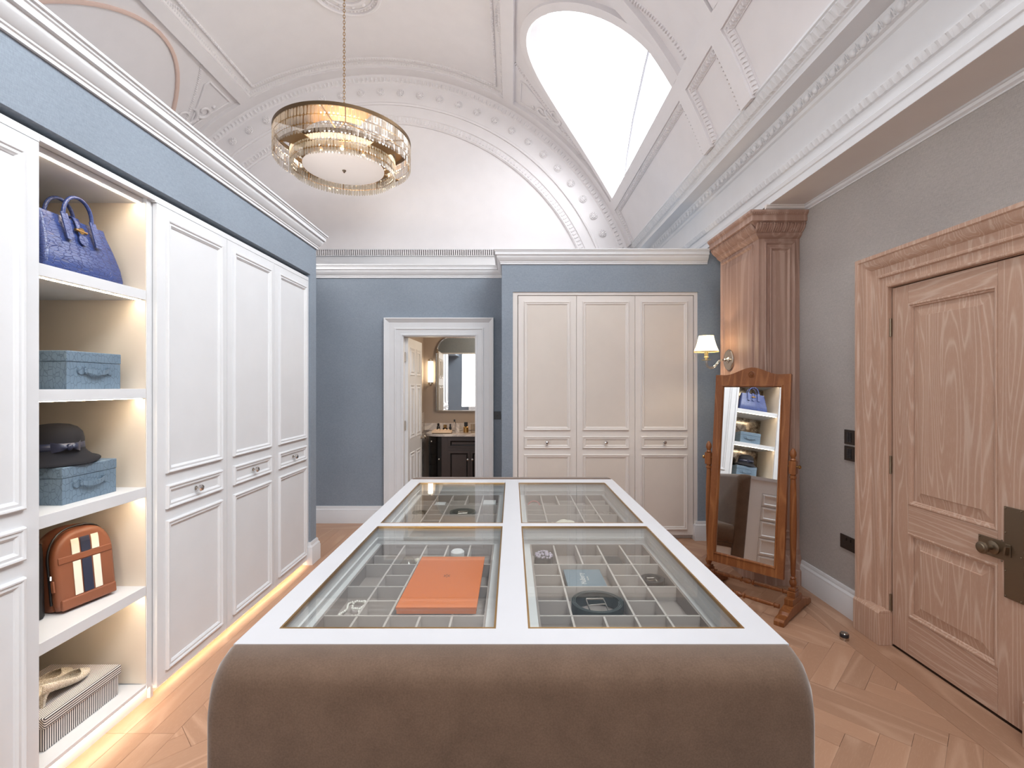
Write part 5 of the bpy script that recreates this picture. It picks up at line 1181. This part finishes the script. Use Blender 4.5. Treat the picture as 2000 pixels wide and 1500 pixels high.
mb = MB(); mb.box(-1.05, -.80, 6.37, 6.50, CZ, CZ+.012); mb.sweep(rect(-1.05, -.80, 6.37, 6.50), [(0, 0), (0, .04), (.008, .04), (.008, 0)], flr(CZ), closed=True); obj('tray_base', mb, 'towel', ty, bevel=.002)
for i in range(5): mb = MB(); mb.lathe([(.004, 6.385), (.019, 6.388), (.020, 6.475), (.004, 6.48)], c=(-1.018+i*.043, 0, CZ+.033+.004*(i % 2)), n=14, axis='y'); tag(obj('rolled_towel', mb, 'towel', smooth=40), 'small rolled towel lying in the tray on the vanity counter', 'towel', 'rolled towels in the vanity tray')
def bottle(nm, lb, cat, x, y, h, r_, mat, cap, hc=.3, grp=None):
    t_ = thing(nm, lb, cat, (x, y, CZ), grp); hb = h*(1-hc); mb = MB(); mb.lathe([(r_*.9, 0), (r_, .004), (r_, hb*.85), (r_*.6, hb)], c=(x, y, CZ), n=16); obj('bottle_body', mb, mat, t_, smooth=40)
    mb = MB(); mb.lathe([(r_*.7, hb+.0005), (r_*.7, h-.003), (r_*.5, h)], c=(x, y, CZ), n=16); obj('cap', mb, cap, t_, smooth=40)
bottle('toiletry_bottle', 'black-capped dark bottle at the left behind the towel tray', 'bottle', -1.00, 6.60, .12, .022, 'black_gloss', 'black_gloss')
bottle('toiletry_bottle', 'low gold-topped dark jar behind the rolled towels', 'jar', -.91, 6.62, .10, .034, 'black_gloss', 'brass', .4)
bottle('toiletry_bottle', 'slim black bottle just left of the patterned beaker', 'bottle', -.83, 6.55, .115, .017, 'black_gloss', 'black_plate')
bottle('perfume_bottle', 'clear amber bottle with a square black cap on the vanity', 'bottle', -.62, 6.55, .14, .035, 'brass', 'black_plate', .4)
bk2 = thing('toothbrush_beaker', 'white patterned beaker holding a dark brush on the vanity', 'beaker', (-.735, 6.55, CZ)); mb = MB(); mb.lathe([(.034, 0), (.038, .11), (.034, .11), (.030, .006)], c=(-.735, 6.55, CZ), n=24, cap=True); obj('beaker_body', mb, 'marble', bk2, smooth=40)
mb = MB(); mb.tube([(-.735, 6.55, CZ+.02), (-.765, 6.55, CZ+.15)], .004, 6); mb.box(-.785, -.762, 6.54, 6.56, CZ+.145, CZ+.175); tag(obj('toothbrush', mb, 'black_plate'), 'dark brush leaning in the patterned beaker', 'brush')
for x in (-.52, -.42):
    lb = 'clear drinking glass on the vanity, next to the black-capped amber bottle' if x < -.5 else 'clear drinking glass on the vanity, at the door casing edge'
    mb = MB(); mb.lathe([(.030, 0), (.034, .12), (.032, .12), (.028, .004)], c=(x, 6.50, CZ+.0005), n=20); tag(obj('drinking_glass', mb, 'crystal', smooth=40), lb, 'glass', 'drinking glasses on the vanity')
pt('bathroom_glow', (.15, 5.95, 2.35), 30, (1, .85, .66), .15)
